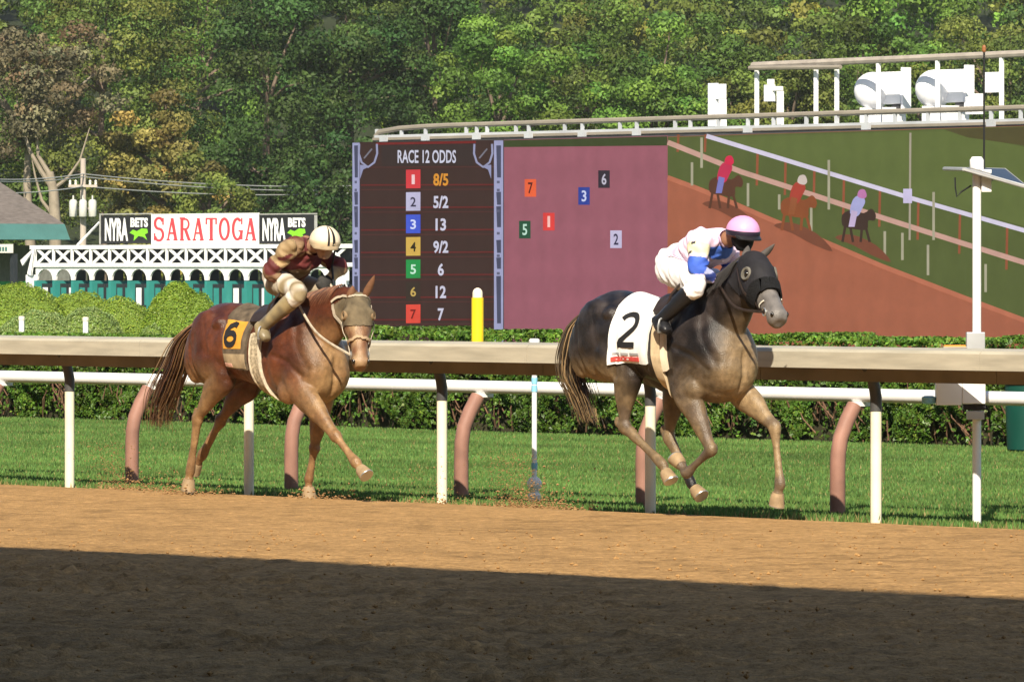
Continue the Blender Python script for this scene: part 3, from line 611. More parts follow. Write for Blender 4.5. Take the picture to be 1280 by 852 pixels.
for p_, x0 in ((ps[0], 131), (ps[2], 328)):
    letters('white_lettering', 'NYRA', (x0, 272.5, x0+29, 301), GB+.056, m_gw, p_, .05)
    letters('white_lettering', 'BETS', (x0+32, 272, x0+54, 284), GB+.056, m_gw, p_, .05)
    mb = rmb(); pts = [(x0+31, 291), (x0+35, 287), (x0+40, 289), (x0+46, 285.5), (x0+53, 286), (x0+54, 291), (x0+50, 293), (x0+53, 300), (x0+48, 296), (x0+42, 295), (x0+36, 301), (x0+37, 294)]
    pp = [Q(x, y, GB+.056) for x, y in pts]; mb.add([(a, GB+.056, h) for a, h in pp], [tuple(range(len(pp)))]); mb.build('lime_emblem', m_lime, p_)
MB().tube([RF(Q(97, 305, GB-.2)[0], GB-.2, hh_(97, 306)), RF(Q(124, 280, GB-.2)[0], GB-.2, hh_(124, 278))], .05, 6).build('sign_stay', m_gw, gate)

# ------------------------------------------------------------------ pavilion at the left
PBo = BZ(40, 262); hp = lambda y: Q(40, y, PBo)[1]; ap = lambda x: Q(x, 300, PBo)[0]
pav = thing('pavilion', RF(ap(-60), PBo-3, 0), 'low pavilion with brown shingled hip roof and teal eave at the left edge', 'building')
m_sh = M('roof_shingle', (.14, .12, .108), .9, .25, 3, .5, 20, stretch=(1, 1, 6)); m_te = M('eave_teal', (.06, .16, .15), .6, .1, 2); m_cw = M('trim_cream', (.72, .70, .62), .6, .06)
aL, aR = ap(-340), ap(-8); hE = hp(279); hP = hp(200); dp = 3.6
rmb().add([(aL, PBo+.6, hE), (aR, PBo+.6, hE), (aR, PBo-dp, hE), (aL, PBo-dp, hE), (aL+2, PBo-dp/2, hP+.3), (ap(-95), PBo-dp/2, hP+.3)],
          [(0,1,5,4), (1,2,5), (2,3,4,5), (3,0,4), (0,3,2,1)]).build('roof', m_sh, pav)
rmb().add([(aL, PBo+.6, hE-.001), (aR, PBo+.6, hE-.001), (aR+.4, PBo+1.0, hp(299)), (aL, PBo+1.0, hp(299)), (aL, PBo-dp, hE-.001), (aR, PBo-dp, hE-.001), (aR+.4, PBo-dp, hp(299)), (aL, PBo-dp, hp(299))],
          [(0,1,2,3), (4,7,6,5), (1,5,6,2), (0,3,7,4), (0,4,5,1), (3,2,6,7)]).build('eave', m_te, pav)
rmb().box((aL, PBo+.3, hp(316)), (ap(24), PBo+.5, hp(305))).build('fascia', m_cw, pav)
rmb().box((aL, PBo-dp+.4, 0), (ap(20), PBo-dp+.7, hp(306))).build('back_wall', M('pavilion_wall', (.16, .17, .15), .8, .2), pav)
for x in (-90, -30, 22): rmb().box((ap(x)-.14, PBo+.1, 0), (ap(x)+.14, PBo+.28, hp(317))).build('column', m_pad, pav)
rmb().box((ap(-40), PBo-1.5, 0), (ap(14), PBo-.9, 1.35)).build('counter', M('awning_green', (.02, .24, .06), .6), pav)
for k in range(8):
    x = -6+k*3.6; a0 = ap(x); rmb().box((a0, PBo+.501, hp(313.5)), (a0+.12, PBo+.52, hp(308.5))).build('fascia_ornament', m_te, pav)

# ------------------------------------------------------------------ utility pole and wires
zu = 300; ub = Vector(((104-CX)/FPX*zu, zu, 0)); hu = lambda y: CH-(y-HY)*zu/FPX; ux = lambda x: (x-104)/FPX*zu
m_wood = M('pole_wood', (.42, .36, .31), .9, .15, 2, stretch=(3, 3, .3)); m_tr = M('transformer_grey', (.50, .50, .47), .5, .08)
up_ = thing('utility_pole', ub, 'tall pale utility pole with crossarm and three transformer cans left of the sign', 'pole')
MB().lathe(ub, [(.17, -.1), (.13, hu(198))], 12).build('pole', m_wood, up_, smooth=True)
LU = lambda x, y, z: (ub.x+x, ub.y+y, z)
MB(LU).box((ux(86), -.25, hu(234)), (ux(122), -.14, hu(231))).build('crossarm', m_wood, up_)
MB(LU).box((ux(88), -.25, hu(262)), (ux(120), -.14, hu(259))).build('crossarm', m_wood, up_)
for x in (92.5, 104.5, 116.5):
    MB(LU).lathe((ux(x), -.50, hu(271)), [(.17, 0), (.19, .03), (.19, .72), (.13, .80), (.04, .82), (.04, 1.0)], 12).build('transformer', m_tr, up_, smooth=True)
for x in (88, 95, 113, 120):
    MB(LU).lathe((ux(x), -.2, hu(231)), [(.05, 0), (.07, .05), (.04, .1), (.07, .15), (.03, .22)], 8).build('insulator', m_cw, up_, smooth=True)
m_wire = M('wire_grey', (.42, .42, .41), .6, .05)
for k, (y0, y1, y2, z2) in enumerate(((220, 217.5, 229, 330), (222, 221, 235, 330), (238, 233, 236.5, 330))):
    for n_, (xa, ya, za, xb, yb, zb) in enumerate(((-60, y0, 280, 104, y1, zu-.2), (104, y1, zu-.2, 520, y2, z2))):
        A, B = Vector(P(xa, ya, za)), Vector(P(xb, yb, zb)); pts = []
        for i in range(17):
            t_ = i/16; p = A.lerp(B, t_); p.z -= .35*4*t_*(1-t_)*(.6 if n_ == 0 else 1); pts.append(p)
        w = MB().tube(pts, .028, 5).build('overhead_wire', m_wire)
        tag(w, ['upper', 'middle', 'lowest'][k]+' overhead wire running '+['left', 'right'][n_]+' from the utility pole', 'wire', 'overhead wires')

# ------------------------------------------------------------------ trees
m_tl = M('tree_leaf', (1, 1, 1), .6, .12, .5, attr=True, transl=.22, spec=.25)
m_bark = M('tree_bark', (.16, .12, .09), .9, .25, 3, .5, 12); m_pbark = M('pale_bark', (.25, .21, .16), .9, .2, 3, .4, 12)
m_hill = M('wood_floor', (.022, .032, .01), 1, .3, .2)
def crown(c, rx, ry, rz, nclump, nleaf, lsz, colr, sp, seed, shell=.62):
    r = np.random.default_rng(seed); d = r.normal(0, 1, (nclump, 3)); d /= np.linalg.norm(d, axis=1)[:, None]; d[:, 1] = np.where(r.random(nclump) < .7, -np.abs(d[:, 1]), d[:, 1])
    rad = shell+(1-shell)*r.random(nclump)**.6; cc = np.array(c)+d*np.array((rx, ry, rz))*rad[:, None]*(1+.14*r.normal(0, 1, (nclump, 1)))
    cr = r.uniform(.13, .30, nclump)*min(rx, rz); Ps, Ns, Cs = [], [], []
    wgt = cr**2; cnt = (nleaf*wgt/wgt.sum()).astype(int)
    for i in range(nclump):
        e = r.normal(0, 1, (cnt[i], 3)); e[:, 2] += .35; e[:, 1] -= .25; e /= np.linalg.norm(e, axis=1)[:, None]
        rr = r.uniform(.55, 1.08, cnt[i])[:, None]; Ps.append(cc[i]+e*cr[i]*rr*np.array((1.15, 1.1, .72))); Ns.append(e)
        t_ = np.array(colr)*math.exp(r.normal(0, sp)); t_[0] *= math.exp(r.normal(0, .14)); Cs.append(np.repeat(t_[None], cnt[i], 0)*np.exp(r.normal(0, .16, (cnt[i], 1))))
    Pc, Nn, Cc = np.concatenate(Ps), np.concatenate(Ns), np.concatenate(Cs)
    V, F = leaves(Pc, Nn, r.uniform(.6, 1.3, len(Pc))*lsz, .6, .55); return V, F, np.repeat(Cc, 4, 0), cc
def tree(px, py_top, z, wpx, colr, label, seed, bark=m_bark, hbase=.18, nl=25000, sp=.22, ncl=85, lsz=.235, trunk_r=.28, fork=False, g0=0.0):
    x, y, top = P(px, py_top, z); rx = wpx/2/FPX*z; o = thing('broadleaf_tree', (x, y, g0), label, 'tree', 'front trees of the wood')
    lo = g0+(top-g0)*hbase; rz = (top-lo)/2; c = (x, y, lo+rz)
    V, F, C, cc = crown(c, rx, rx*.85, rz, ncl, nl, lsz, colr, sp, seed)
    fast_mesh('crown', V, F, m_tl, o, colors=C)
    mb = MB(); rr = random.Random(seed); H = top-g0
    mb.tube([(x, y, g0-.3), (x+.1, y, g0+H*.2), (x-.1, y+.1, g0+H*.45), (x, y, g0+H*.75)], [trunk_r*1.25, trunk_r, trunk_r*.7, trunk_r*.25], 9)
    order = np.argsort(rng.random(len(cc)))[:14]
    for i in order:
        q = cc[i]; s_ = (x, y, max(g0+H*.22, min(q[2]-1.0, g0+H*.6))); m_ = ((x+q[0])/2, (y+q[1])/2, (s_[2]+q[2])/2+.3); mb.tube([s_, m_, tuple(q)], [trunk_r*.42, trunk_r*.26, .04], 6)
    mb.build('trunk', bark, o, smooth=True); return o
mid, dark, olive, brown, gold, light = (.078, .135, .022), (.040, .082, .018), (.12, .155, .03), (.14, .12, .065), (.17, .165, .045), (.105, .19, .028)
T = [ # px, top row, depth, width px, colour, label
 (36, 40, 318, 215, brown, 'brownish thin-leaved tree with pale forked trunk above the pavilion', dict(bark=m_pbark, hbase=.55, nl=13000, ncl=80, sp=.3)),
 (128, -60, 352, 240, olive, 'tall olive tree behind the brownish tree at upper left', {}),
 (205, 125, 322, 150, gold, 'yellowing tree with golden leaves just above the gate sign', dict(hbase=.05, sp=.35)),
 (262, 205, 312, 120, olive, 'low olive bushy tree right behind the red lettered sign', dict(hbase=.0, nl=9000)),
 (335, -40, 340, 220, dark, 'tall dark tree behind the right end of the gate sign', {}),
 (250, -80, 365, 220, mid, 'tall green tree behind the yellowing tree', {}),
 (440, -70, 344, 210, dark, 'very dark tall tree beside the left edge of the odds panel', dict(hbase=.1)),
 (400, 190, 318, 130, dark, 'low dark tree between the gate sign and the odds panel', dict(hbase=.0, nl=9000)),
 (545, -55, 350, 220, dark, 'tall dark tree behind the odds panel heading', {}),
 (625, 25, 335, 170, light, 'bright green tree above the left half of the course tracker panel', dict(sp=.22)),
 (735, 5, 350, 200, mid, 'broad green tree above the boundary of tracker and video panels', dict(sp=.3)),
 (815, 62, 338, 180, light, 'rounded bright green tree left of the two-legged white housing', dict(sp=.22)),
 (905, 40, 356, 170, mid, 'green tree behind the two-legged white housing', {}),
 (985, 52, 350, 160, olive, 'olive green tree behind the left end of the pipe frame', {}),
 (1075, 38, 352, 170, mid, 'green tree behind the first white tank', {}),
 (1165, 45, 348, 170, mid, 'green tree behind the second white tank', {}),
 (1262, 30, 352, 190, olive, 'olive green tree at the right edge behind the antenna', {}),
 (-30, 110, 345, 160, mid, 'green tree at the far left edge behind the pavilion roof', {}),
]
for i, (px, tp_, z, w, c, lab, kw) in enumerate(T): tree(px, tp_, z, w, c, lab, 100+i, **kw)
# pale forked trunk of the brownish tree
bt_ = [o for o in bpy.data.objects if o.get('label', '').startswith('brownish thin')][0]; w_ = lambda x, y: P(x, y, 316)
mb = MB(); mb.tube([P(70, 382, 316), w_(69, 280), w_(67, 240), w_(62, 215)], [.34, .30, .25, .2], 9)
for pts, r0 in (([(66, 235), (52, 215), (38, 190), (28, 160), (20, 120)], .15), ([(62, 218), (48, 195), (46, 172), (60, 130)], .13), ([(68, 235), (85, 222), (100, 200), (112, 160)], .10), ([(67, 270), (52, 250), (44, 220), (40, 200)], .10)):
    mb.tube([w_(*p) for p in pts], [r0*(1-.75*i/(len(pts)-1)) for i in range(len(pts))], 7)
mb.build('forked_trunk', m_pbark, bt_, smooth=True)
# the wood behind, climbing a hill: reads as one mass
hx = np.linspace(-90, 90, 40); hy = np.linspace(362, 620, 40); HX, HY_ = np.meshgrid(hx, hy)
hill_h = lambda x, y: np.maximum(0, (y-366)*.20)+1.2*np.sin(x*.06+y*.03)*sstep(y, 370, 420)
HZ = hill_h(HX, HY_)-.3; ii = np.arange(HZ.size).reshape(HZ.shape)
tag(fast_mesh('hill', np.stack([HX, HY_, HZ], -1).reshape(-1, 3), np.stack([ii[:-1, :-1], ii[:-1, 1:], ii[1:, 1:], ii[1:, :-1]], -1).reshape(-1, 4), m_hill, smooth=True), kind='structure')
Vs, Fs, Cs = [], [], []; off = 0; kk = 0
for row, (z, top0) in enumerate(((378, 11), (402, 11), (430, 11), (462, 11), (498, 11), (540, 11))):
    nx = 12+row
    for i in range(nx):
        if row > 3 and i < nx*.42: continue
        x = (-1+2*(i+.5+.5*(random.random()-.5))/nx)*(z*.082+8); y = z+random.uniform(-6, 6); g = float(hill_h(x, y)); h = random.uniform(11, 15.5); kk += 1
        colr = random.choice([mid, mid, olive, olive, dark, light]) if x > -8 else random.choice([mid, dark, dark, olive]); colr = np.array(colr)*(1.12 if x > 0 else .95)
        V, F, C, _ = crown((x, y, g+h*.55), random.uniform(3.4, 4.8), 3.6, h*.48, 44, 5600, .36, colr, .22, 900+kk)
        Vs.append(V); Fs.append(F+off); Cs.append(C); off += len(V)
tag(fast_mesh('hillside_wood', np.concatenate(Vs), np.concatenate(Fs), m_tl, colors=np.concatenate(Cs)), 'dense green wood covering the hillside behind the front trees', 'wood', kind='stuff')
mb = MB()

# ------------------------------------------------------------------ horses and riders (local axes: along the track, to the horse's right, up)
def catmull(pts, sub):
    pts = [np.array(p, float) for p in pts]; out = []
    for i in range(len(pts)-1):
        p0, p1, p2, p3 = pts[max(i-1, 0)], pts[i], pts[i+1], pts[min(i+2, len(pts)-1)]
        for k in range(sub):
            t = k/sub; out.append(.5*((2*p1)+(-p0+p2)*t+(2*p0-5*p1+4*p2-p3)*t*t+(-p0+3*p1-3*p2+p3)*t**3))
    out.append(pts[-1]); return out
def chain(mb, pts, radii, lat=(0, 1, 0), seg=18, sub=4, ex=2.0):
    """pts in local space; radii = (depth, lateral) per point"""
    data = catmull([tuple(p)+tuple(r) for p, r in zip(pts, radii)], sub); n = len(data); rings = []
    lat0 = Vector(lat)
    for i, d in enumerate(data):
        t = Vector(data[min(i+1, n-1)][:3])-Vector(data[max(i-1, 0)][:3]); t.normalize()
        l = lat0-t*lat0.dot(t); l.normalize(); u = t.cross(l); c = Vector(d[:3]); ring = []
        for k in range(seg):
            an = 2*math.pi*k/seg; cs, sn = math.cos(an), math.sin(an); q = (abs(cs)**ex+abs(sn)**ex)**(-1/ex)
            ring.append(tuple(c+u*(max(.004, d[3])*cs*q)+l*(max(.004, d[4])*sn*q)))
        rings.append(ring)
    mb.rings(rings); return data
def blob(mb, c, r):
    mb.rings([[(c[0]+r[0]*math.cos(q)*math.cos(2*math.pi*k/14), c[1]+r[1]*math.cos(q)*math.sin(2*math.pi*k/14), c[2]+r[2]*math.sin(q)) for k in range(14)] for q in (-1.5, -1.1, -.7, -.3, 0, .3, .7, 1.1, 1.5)])
def remesh(mb, voxel, it, fac=.5):
    me = bpy.data.meshes.new('tmp'); me.from_pydata(mb.v, [], mb.f)
    bm = bmesh.new(); bm.from_mesh(me); bmesh.ops.recalc_face_normals(bm, faces=bm.faces[:]); bm.to_mesh(me); bm.free()
    ob = bpy.data.objects.new('tmp', me); COL.objects.link(ob)
    m = ob.modifiers.new('r', 'REMESH'); m.mode = 'VOXEL'; m.voxel_size = voxel
    s = ob.modifiers.new('s', 'SMOOTH'); s.factor = fac; s.iterations = it
    dg = bpy.context.evaluated_depsgraph_get(); out = bpy.data.meshes.new_from_object(ob.evaluated_get(dg))
    V = np.array([v.co[:] for v in out.vertices]); N = np.array([v.normal[:] for v in out.vertices]); F = np.array([p.vertices[:] for p in out.polygons])
    bpy.data.objects.remove(ob); bpy.data.meshes.remove(out); return V, N, F
def toworld(V, b0):
    V = np.asarray(V); a, b, h = V[:, 0], V[:, 1]+b0, V[:, 2]; return np.stack(RF(a, b, h), 1)
def flipF(F): return np.asarray(F)[:, ::-1]                     # the local frame is left-handed
def shell(V, N, F, mask, off):
    Fm = F[mask]; used, inv = np.unique(Fm, return_inverse=True); return V[used]+N[used]*(off if np.isscalar(off) else np.maximum(off, .005)[used][:, None]), inv.reshape(Fm.shape), used
def segdist(Pt, A, B):
    A, B = np.array(A), np.array(B); d = B-A; t = np.clip(((Pt-A)@d)/max(1e-9, d@d), 0, 1); return np.linalg.norm(Pt-(A+t[:, None]*d), axis=1), t
m_coat = M('horse_coat', (1, 1, 1), .40, .18, 24, .3, 120, attr=True, spec=.42)
m_hair = M('horse_hair', (1, 1, 1), .5, .2, 20, attr=True, spec=.4)
m_hoof = M('hoof_horn', (.30, .21, .12), .6, .2, 20); m_eye = M('eye_dark', (.01, .007, .005), .12, .05, spec=.8)
m_leather = M('tack_leather', (.03, .02, .016), .45, .2, 20); m_tan = M('tack_tan', (.36, .27, .17), .7, .2, 20)
m_shoe = M('horseshoe', (.55, .55, .53), .35, .1, metal=.8)
TRUNK = [(0, -.30, -.50, .06), (.035, -.145, -.60, .175), (.11, -.05, -.66, .24), (.21, -.005, -.66, .27), (.33, -.02, -.60, .262), (.46, -.065, -.635, .262), (.58, -.065, -.69, .27), (.70, -.015, -.755, .262),
         (.78, -.0, -.785, .243), (.86, -.06, -.79, .235), (.925, -.17, -.755, .215), (.975, -.29, -.69, .175), (1.0, -.40, -.60, .10)]
class Horse: pass
def make_horse(cfg):
    h = Horse(); h.b0 = cfg['b0']; JQ = lambda px, py, v: (lambda q: (q[0], v, q[1]))(Q(px, py, h.b0+v)); h.J = JQ
    ar, ac, H = cfg['ar'], cfg['ac'], cfg['H']; Lh = ac-ar; mb = MB(); rings = []
    for t_, tp, bt, hw in catmull(TRUNK, 4):
        c = H+(tp+bt)/2; rv = (tp-bt)/2; ring = []
        for k in range(28):
            an = 2*math.pi*k/28; cs, sn = math.cos(an), math.sin(an); ex = 2.25; q = (abs(cs)**ex+abs(sn)**ex)**(-1/ex)
            w = hw*(1+.10*(-sn))*(1-.16*max(0, sn)**2); ring.append((ar+t_*Lh, w*cs*q, c+rv*sn*q))
        rings.append(ring)
    mb.rings(rings)
    # neck and head
    nk = cfg['neck']; chain(mb, [p for p, _ in nk], [r for _, r in nk], seg=22)
    p0, p1 = Vector(cfg['poll']), Vector(cfg['nose']); ax = (p1-p0); hl = ax.length; ax.normalize()
    side = ax.cross(Vector((0, 0, 1))); side = Vector(cfg.get('side', side)); side = side-ax*side.dot(ax); side.normalize()
    if side.y < 0: side = -side
    up = side.cross(ax); 
    if up.z < 0 and up.x < 0: up = -up
    if up.x < 0: up = -up
    h.head = (p0, ax, side, up, hl)
    HS_ = [(-.04, -.015, .09, .075), (.06, -.02, .125, .088), (.18, -.025, .145, .098), (.30, -.03, .145, .103), (.42, -.03, .125, .098), (.55, -.02, .095, .076), (.70, -.012, .076, .062), (.84, -.012, .072, .060), (.94, -.018, .070, .060), (1.0, -.025, .045, .045)]
    hs_ = cfg.get('hscale', 1.0)
    chain(mb, [tuple(p0+ax*(s*hl)+up*u) for s, u, _, _ in HS_], [(d*hs_, l*hs_) for _, _, d, l in HS_], lat=tuple(side), seg=20, sub=3, ex=2.3)
    for sgn in (-1, 1):
        blob(mb, tuple(p0+ax*(.30*hl)+side*(.055*sgn)-up*.085), (.07, .05, .075))          # cheek
        blob(mb, tuple(p0+ax*(.26*hl)+side*(.078*sgn)+up*.055), (.04, .028, .03))           # brow
        blob(mb, tuple(p0+ax*(.93*hl)+side*(.04*sgn)+up*.015), (.035, .028, .03))           # nostril
    blob(mb, tuple(p0+ax*(.96*hl)-up*.06), (.04, .04, .03))
    # legs
    h.legs = {}; hoofs = []
    for key, pts in cfg['legs'].items():
        fore = key[1] == 'F'; sg = 1 if key[0] == 'R' else -1
        if fore:
            rad = [(.19, .08), (.125, .085), (.092, .066), (.046, .040), (.054, .048), (.032, .027), (.030, .025), (.044, .038), (.031, .030), (.044, .044)]
            S, E, K, Ft, C = pts; chainp = [S, E, tuple(np.array(E)*.55+np.array(K)*.45), tuple(np.array(E)*.12+np.array(K)*.88), K, tuple(np.array(K)*.75+np.array(Ft)*.25), tuple(np.array(K)*.3+np.array(Ft)*.7), Ft, tuple(np.array(Ft)*.5+np.array(C)*.5), C]
        else:
            rad = [(.19, .11), (.20, .125), (.15, .098), (.10, .070), (.046, .038), (.062, .045), (.040, .031), (.033, .027), (.045, .039), (.032, .031), (.045, .045)]
            S, E, K, Ft, C = pts; chainp = [S, tuple(np.array(S)*.5+np.array(E)*.5), E, tuple(np.array(E)*.6+np.array(K)*.4), tuple(np.array(E)*.13+np.array(K)*.87), K, tuple(np.array(K)*.78+np.array(Ft)*.22), tuple(np.array(K)*.35+np.array(Ft)*.65), Ft, tuple(np.array(Ft)*.5+np.array(C)*.5), C]
        chain(mb, chainp, rad, seg=16, sub=4); h.legs[key] = [np.array(p) for p in chainp]
        hoofs.append((np.array(Ft), np.array(C), key))
        if not fore: kd = np.array(K)-np.array(Ft); kd /= np.linalg.norm(kd); blob(mb, tuple(np.array(K)+kd*.05+np.array((-.03, 0, 0))), (.03, .022, .045))
    for sgn in (-1, 1):
        blob(mb, (ac-.20, .13*sgn, H-.50), (.15, .09, .20)); blob(mb, (ac-.07, .075*sgn, H-.52), (.08, .085, .14)); blob(mb, (ac-.34, .17*sgn, H-.68), (.11, .085, .10)); blob(mb, (ac-.45, .16*sgn, H-.34), (.10, .07, .24))
        blob(mb, (ar+.34, .17*sgn, H-.32), (.24, .095, .26)); blob(mb, (ar+.52, .20*sgn, H-.17), (.07, .06, .06)); blob(mb, (ar+.13, .13*sgn, H-.42), (.12, .09, .22))
    h.V, h.N, h.F = remesh(mb, .0115, 4); h.F = np.array(h.F)
    # muscle edges, flank fold, ribs and breast groove
    A_, V_, Z_ = h.V.T; dsp = np.zeros(len(h.V)); P2 = np.stack([A_, Z_], 1)
    def groove(pts, w, dep, msk):
        d = np.full(len(P2), 9.)
        for p, q in zip(pts[:-1], pts[1:]):
            p, q = np.array(p), np.array(q); e = q-p; t = np.clip((P2-p)@e/(e@e), 0, 1); d = np.minimum(d, np.linalg.norm(P2-(p+t[:, None]*e), axis=1))
        return -dep*np.exp(-(d/w)**2)*msk+dep*.2*np.exp(-((d-2.2*w)/w)**2)*msk
    sidem = sstep(np.abs(V_), .10, .17)
    dsp += groove([(ac-.40, H-.12), (ac-.52, H-.36), (ac-.50, H-.62), (ac-.42, H-.76)], .026, .008, sidem)
    dsp += groove([(ac-.28, H-.12), (ac-.20, H-.34), (ac-.08, H-.50)], .026, .007, sidem)
    dsp += groove([(ac-.46, H-.40), (ac-.28, H-.46), (ac-.14, H-.56)], .016, .009, sidem)
    dsp += groove([(ar+.62, H-.18), (ar+.66, H-.40), (ar+.62, H-.60)], .028, .014, sidem)
    dsp += groove([(ar+.16, H-.16), (ar+.20, H-.45), (ar+.28, H-.68)], .020, .011, sidem)
    dsp += groove([(ar+.36, H-.14), (ar+.44, H-.40)], .022, .008, sidem)
    for k in range(5): dsp += groove([(ac-.62-.09*k, H-.34), (ac-.66-.09*k, H-.62)], .014, .0045, sidem)
    dsp += -.02*np.exp(-(V_/.02)**2)*sstep(A_, ac-.10, ac-.02)*sstep(-Z_, -(H-.35), -(H-.5))
    dsp += (vnoise(A_*1.3+V_, Z_*1.1, .10, 81)-.5)*.010
    h.V = h.V+h.N*dsp[:, None]
    # check the normals point outward
    c = h.V.mean(0)
    h.bvh = BVHTree.FromPolygons([tuple(v) for v in h.V], [tuple(f) for f in h.F])
    h.cfg = cfg
    # hooves
    root = thing('race_horse', RF((ar+ac)/2, h.b0, 0), cfg['label'], 'horse', 'race horses on the dirt track'); h.root = root
    col = cfg['colour'](h.V, h)
    fast_mesh('body', toworld(h.V, h.b0), flipF(h.F), m_coat, root, colors=col, smooth=True)
    for Ft, C, key in hoofs:
        ax_ = Vector(C-Ft).normalized(); ax_ = (ax_*.8+Vector((.25, 0, -.35))*cfg.get('hooftilt', {}).get(key, 0)).normalized(); l = Vector((0, 1, 0)); l = (l-ax_*l.dot(ax_)).normalized(); u = ax_.cross(l); c0 = Vector(C)
        mk = MB(); mk.rings([[tuple(c0+ax_*d+u*(ru*math.cos(2*math.pi*k/16)+sh)+l*(rl*math.sin(2*math.pi*k/16))) for k in range(16)] for d, ru, rl, sh in ((-.02, .040, .040, 0), (0, .047, .046, 0), (.006, .049, .048, 0), (.035, .053, .051, .004), (.068, .058, .055, .009))])
        mk.v = [tuple(x) for x in toworld(mk.v, h.b0)]; hf = mk.build('hoof', cfg.get('hoofmat', m_hoof), root, smooth=True)
        mk = MB(); mk.rings([[tuple(c0+ax_*d+u*(ru*math.cos(2*math.pi*k/16)+.010)+l*(rl*math.sin(2*math.pi*k/16))) for k in range(16)] for d, ru, rl in ((.0681, .058, .055), (.077, .057, .054))])
        mk.v = [tuple(x) for x in toworld(mk.v, h.b0)]; mk.build('shoe', m_shoe, hf, smooth=True)
    # ears, eyes, nostrils
    for sgn, e in zip((1, -1), cfg['ears']):
        bpt = p0+ax*(.02*hl)+side*(.055*sgn)+up*.05; tip = Vector(e); d = tip-bpt; mk = MB(); w = d.cross(side).normalized()
        mk.rings([[tuple(bpt+d*t_+side*(rw*math.cos(2*math.pi*k/10))+w*(rd*math.sin(2*math.pi*k/10))) for k in range(10)] for t_, rw, rd in ((-.15, .022, .018), (.1, .030, .022), (.4, .034, .020), (.7, .024, .013), (.92, .010, .006), (1, .003, .002))])
        mk.v = [tuple(x) for x in toworld(mk.v, h.b0)]; mk.build('ear', cfg['earmat'], root, smooth=True)
    for sgn in (1, -1):
        c = p0+ax*(.29*hl)+side*(.096*sgn)+up*.045; mk = MB(); blob(mk, tuple(c), (.022, .018, .02)); mk.v = [tuple(x) for x in toworld(mk.v, h.b0)]; mk.build('eye', m_eye, root, smooth=True)
        c = p0+ax*(.955*hl)+side*(.055*sgn)+up*.025; mk = MB(); blob(mk, tuple(c), (.016, .012, .02)); mk.v = [tuple(x) for x in toworld(mk.v, h.b0)]; mk.build('nostril', m_eye, root, smooth=True)
    # tail and mane: many hair strands
    def hair(name, strands, r0, cfun):
        mk = MB(); cs = []
        for pts in strands:
            n0 = len(mk.v); q = catmull(pts, 3); mk.tube([tuple(p) for p in q], [r0*(1-.8*i/(len(q)-1)) for i in range(len(q))], 3, cap=False); cs += [cfun()]*(len(mk.v)-n0)
        mk.v = [tuple(x) for x in toworld(mk.v, h.b0)]; mk.build(name, m_hair, root, colors=np.array(cs))
    rr = random.Random(3); st = []
    for i in range(cfg.get('hairs', 260)):
        sp = rr.gauss(0, 1); s2 = rr.gauss(0, 1); pts = []
        for k, p in enumerate(cfg['tail']):
            f = k/(len(cfg['tail'])-1); w = cfg['tailw']*(.25+1.0*math.sin(min(1, f*1.15)*math.pi*.72)); pts.append((p[0]+sp*w*.5+rr.gauss(0, .012)*f, p[1]+s2*w*.55+rr.gauss(0, .012)*f, p[2]+rr.gauss(0, .02)*f))
        cut = rr.choice([len(pts), len(pts), len(pts)-1]); st.append(pts[:cut])
    hair('tail', st, .006, lambda: tuple(np.array(rr.choice(cfg['tailcol']))*rr.uniform(.6, 1.3)))
    st = []
    for i in range(420):
        f = rr.random(); q = catmull(cfg['crest'], 8); p = q[int(f*(len(q)-1))]; s = rr.choice([1, 1, -1]) ; l = rr.uniform(.08, .15)*cfg.get('manel', 1)
        hit = h.bvh.find_nearest(Vector(p)); p = np.array(hit[0]); pts = []
        for k in range(4):
            w_ = Vector((p[0]-.05*k/3*l/.1, p[1]+s*(.012+.022*k)*l/.12, p[2]+.014-(.0 if k == 0 else 1)*(k/3)**1.4*l)); hn = h.bvh.find_nearest(w_); w2 = hn[0]+hn[1]*.010 if (w_-hn[0]).dot(hn[1]) < .01 else w_
            pts.append(tuple(w2))
        st.append(pts)
    hair('mane', st, .007, lambda: tuple(np.array(rr.choice(cfg['manecol']))*rr.uniform(.6, 1.3)))
    return h
def snap_strap(h, pts, w, off, n=40, th=.005, closed=False, nosnap=False):
    """flat strap that follows the body's surface"""
    q = [Vector(p) for p in pts]; L_ = [0]
    for i in range(1, len(q)): L_.append(L_[-1]+(q[i]-q[i-1]).length)
    cur = []
    for k in range(n+1):
        d = L_[-1]*k/n; i = 0
        while i < len(q)-2 and L_[i+1] < d: i += 1
        p = q[i].lerp(q[i+1], (d-L_[i])/max(1e-9, L_[i+1]-L_[i]))
        if nosnap: cur.append((p, Vector((0, 1, 0))))
        else:
            hn = h.bvh.find_nearest(p); nn = hn[1]
            cur.append((hn[0]+nn*off, nn))
    mk = MB(); rings = []
    for k, (p, nn) in enumerate(cur):
        t = cur[min(k+1, n)][0]-cur[max(k-1, 0)][0]; t.normalize(); s = t.cross(nn).normalized(); nn = s.cross(t)
        if nn.dot(cur[k][1]) < 0: nn = -nn
        rings.append([tuple(p+s*(w/2)), tuple(p+s*(w/2)+nn*th), tuple(p-s*(w/2)+nn*th), tuple(p-s*(w/2))])
    mk.rings(rings); return mk
def build_local(mk, h, name, mat, parent, smooth=True): mk.v = [tuple(x) for x in toworld(mk.v, h.b0)]; return mk.build(name, mat, parent, smooth=smooth)
def wrap_point(h, a, phi, hc, off):
    """surface point of the trunk seen from its axis; phi 0 = up, + = right side"""
    d = Vector((0, math.sin(phi), math.cos(phi))); o_ = Vector((a, 0, hc))+d*.56; hit = h.bvh.ray_cast(o_, -d)
    if hit[0] is None: return o_-d*.2
    return hit[0]+d*off
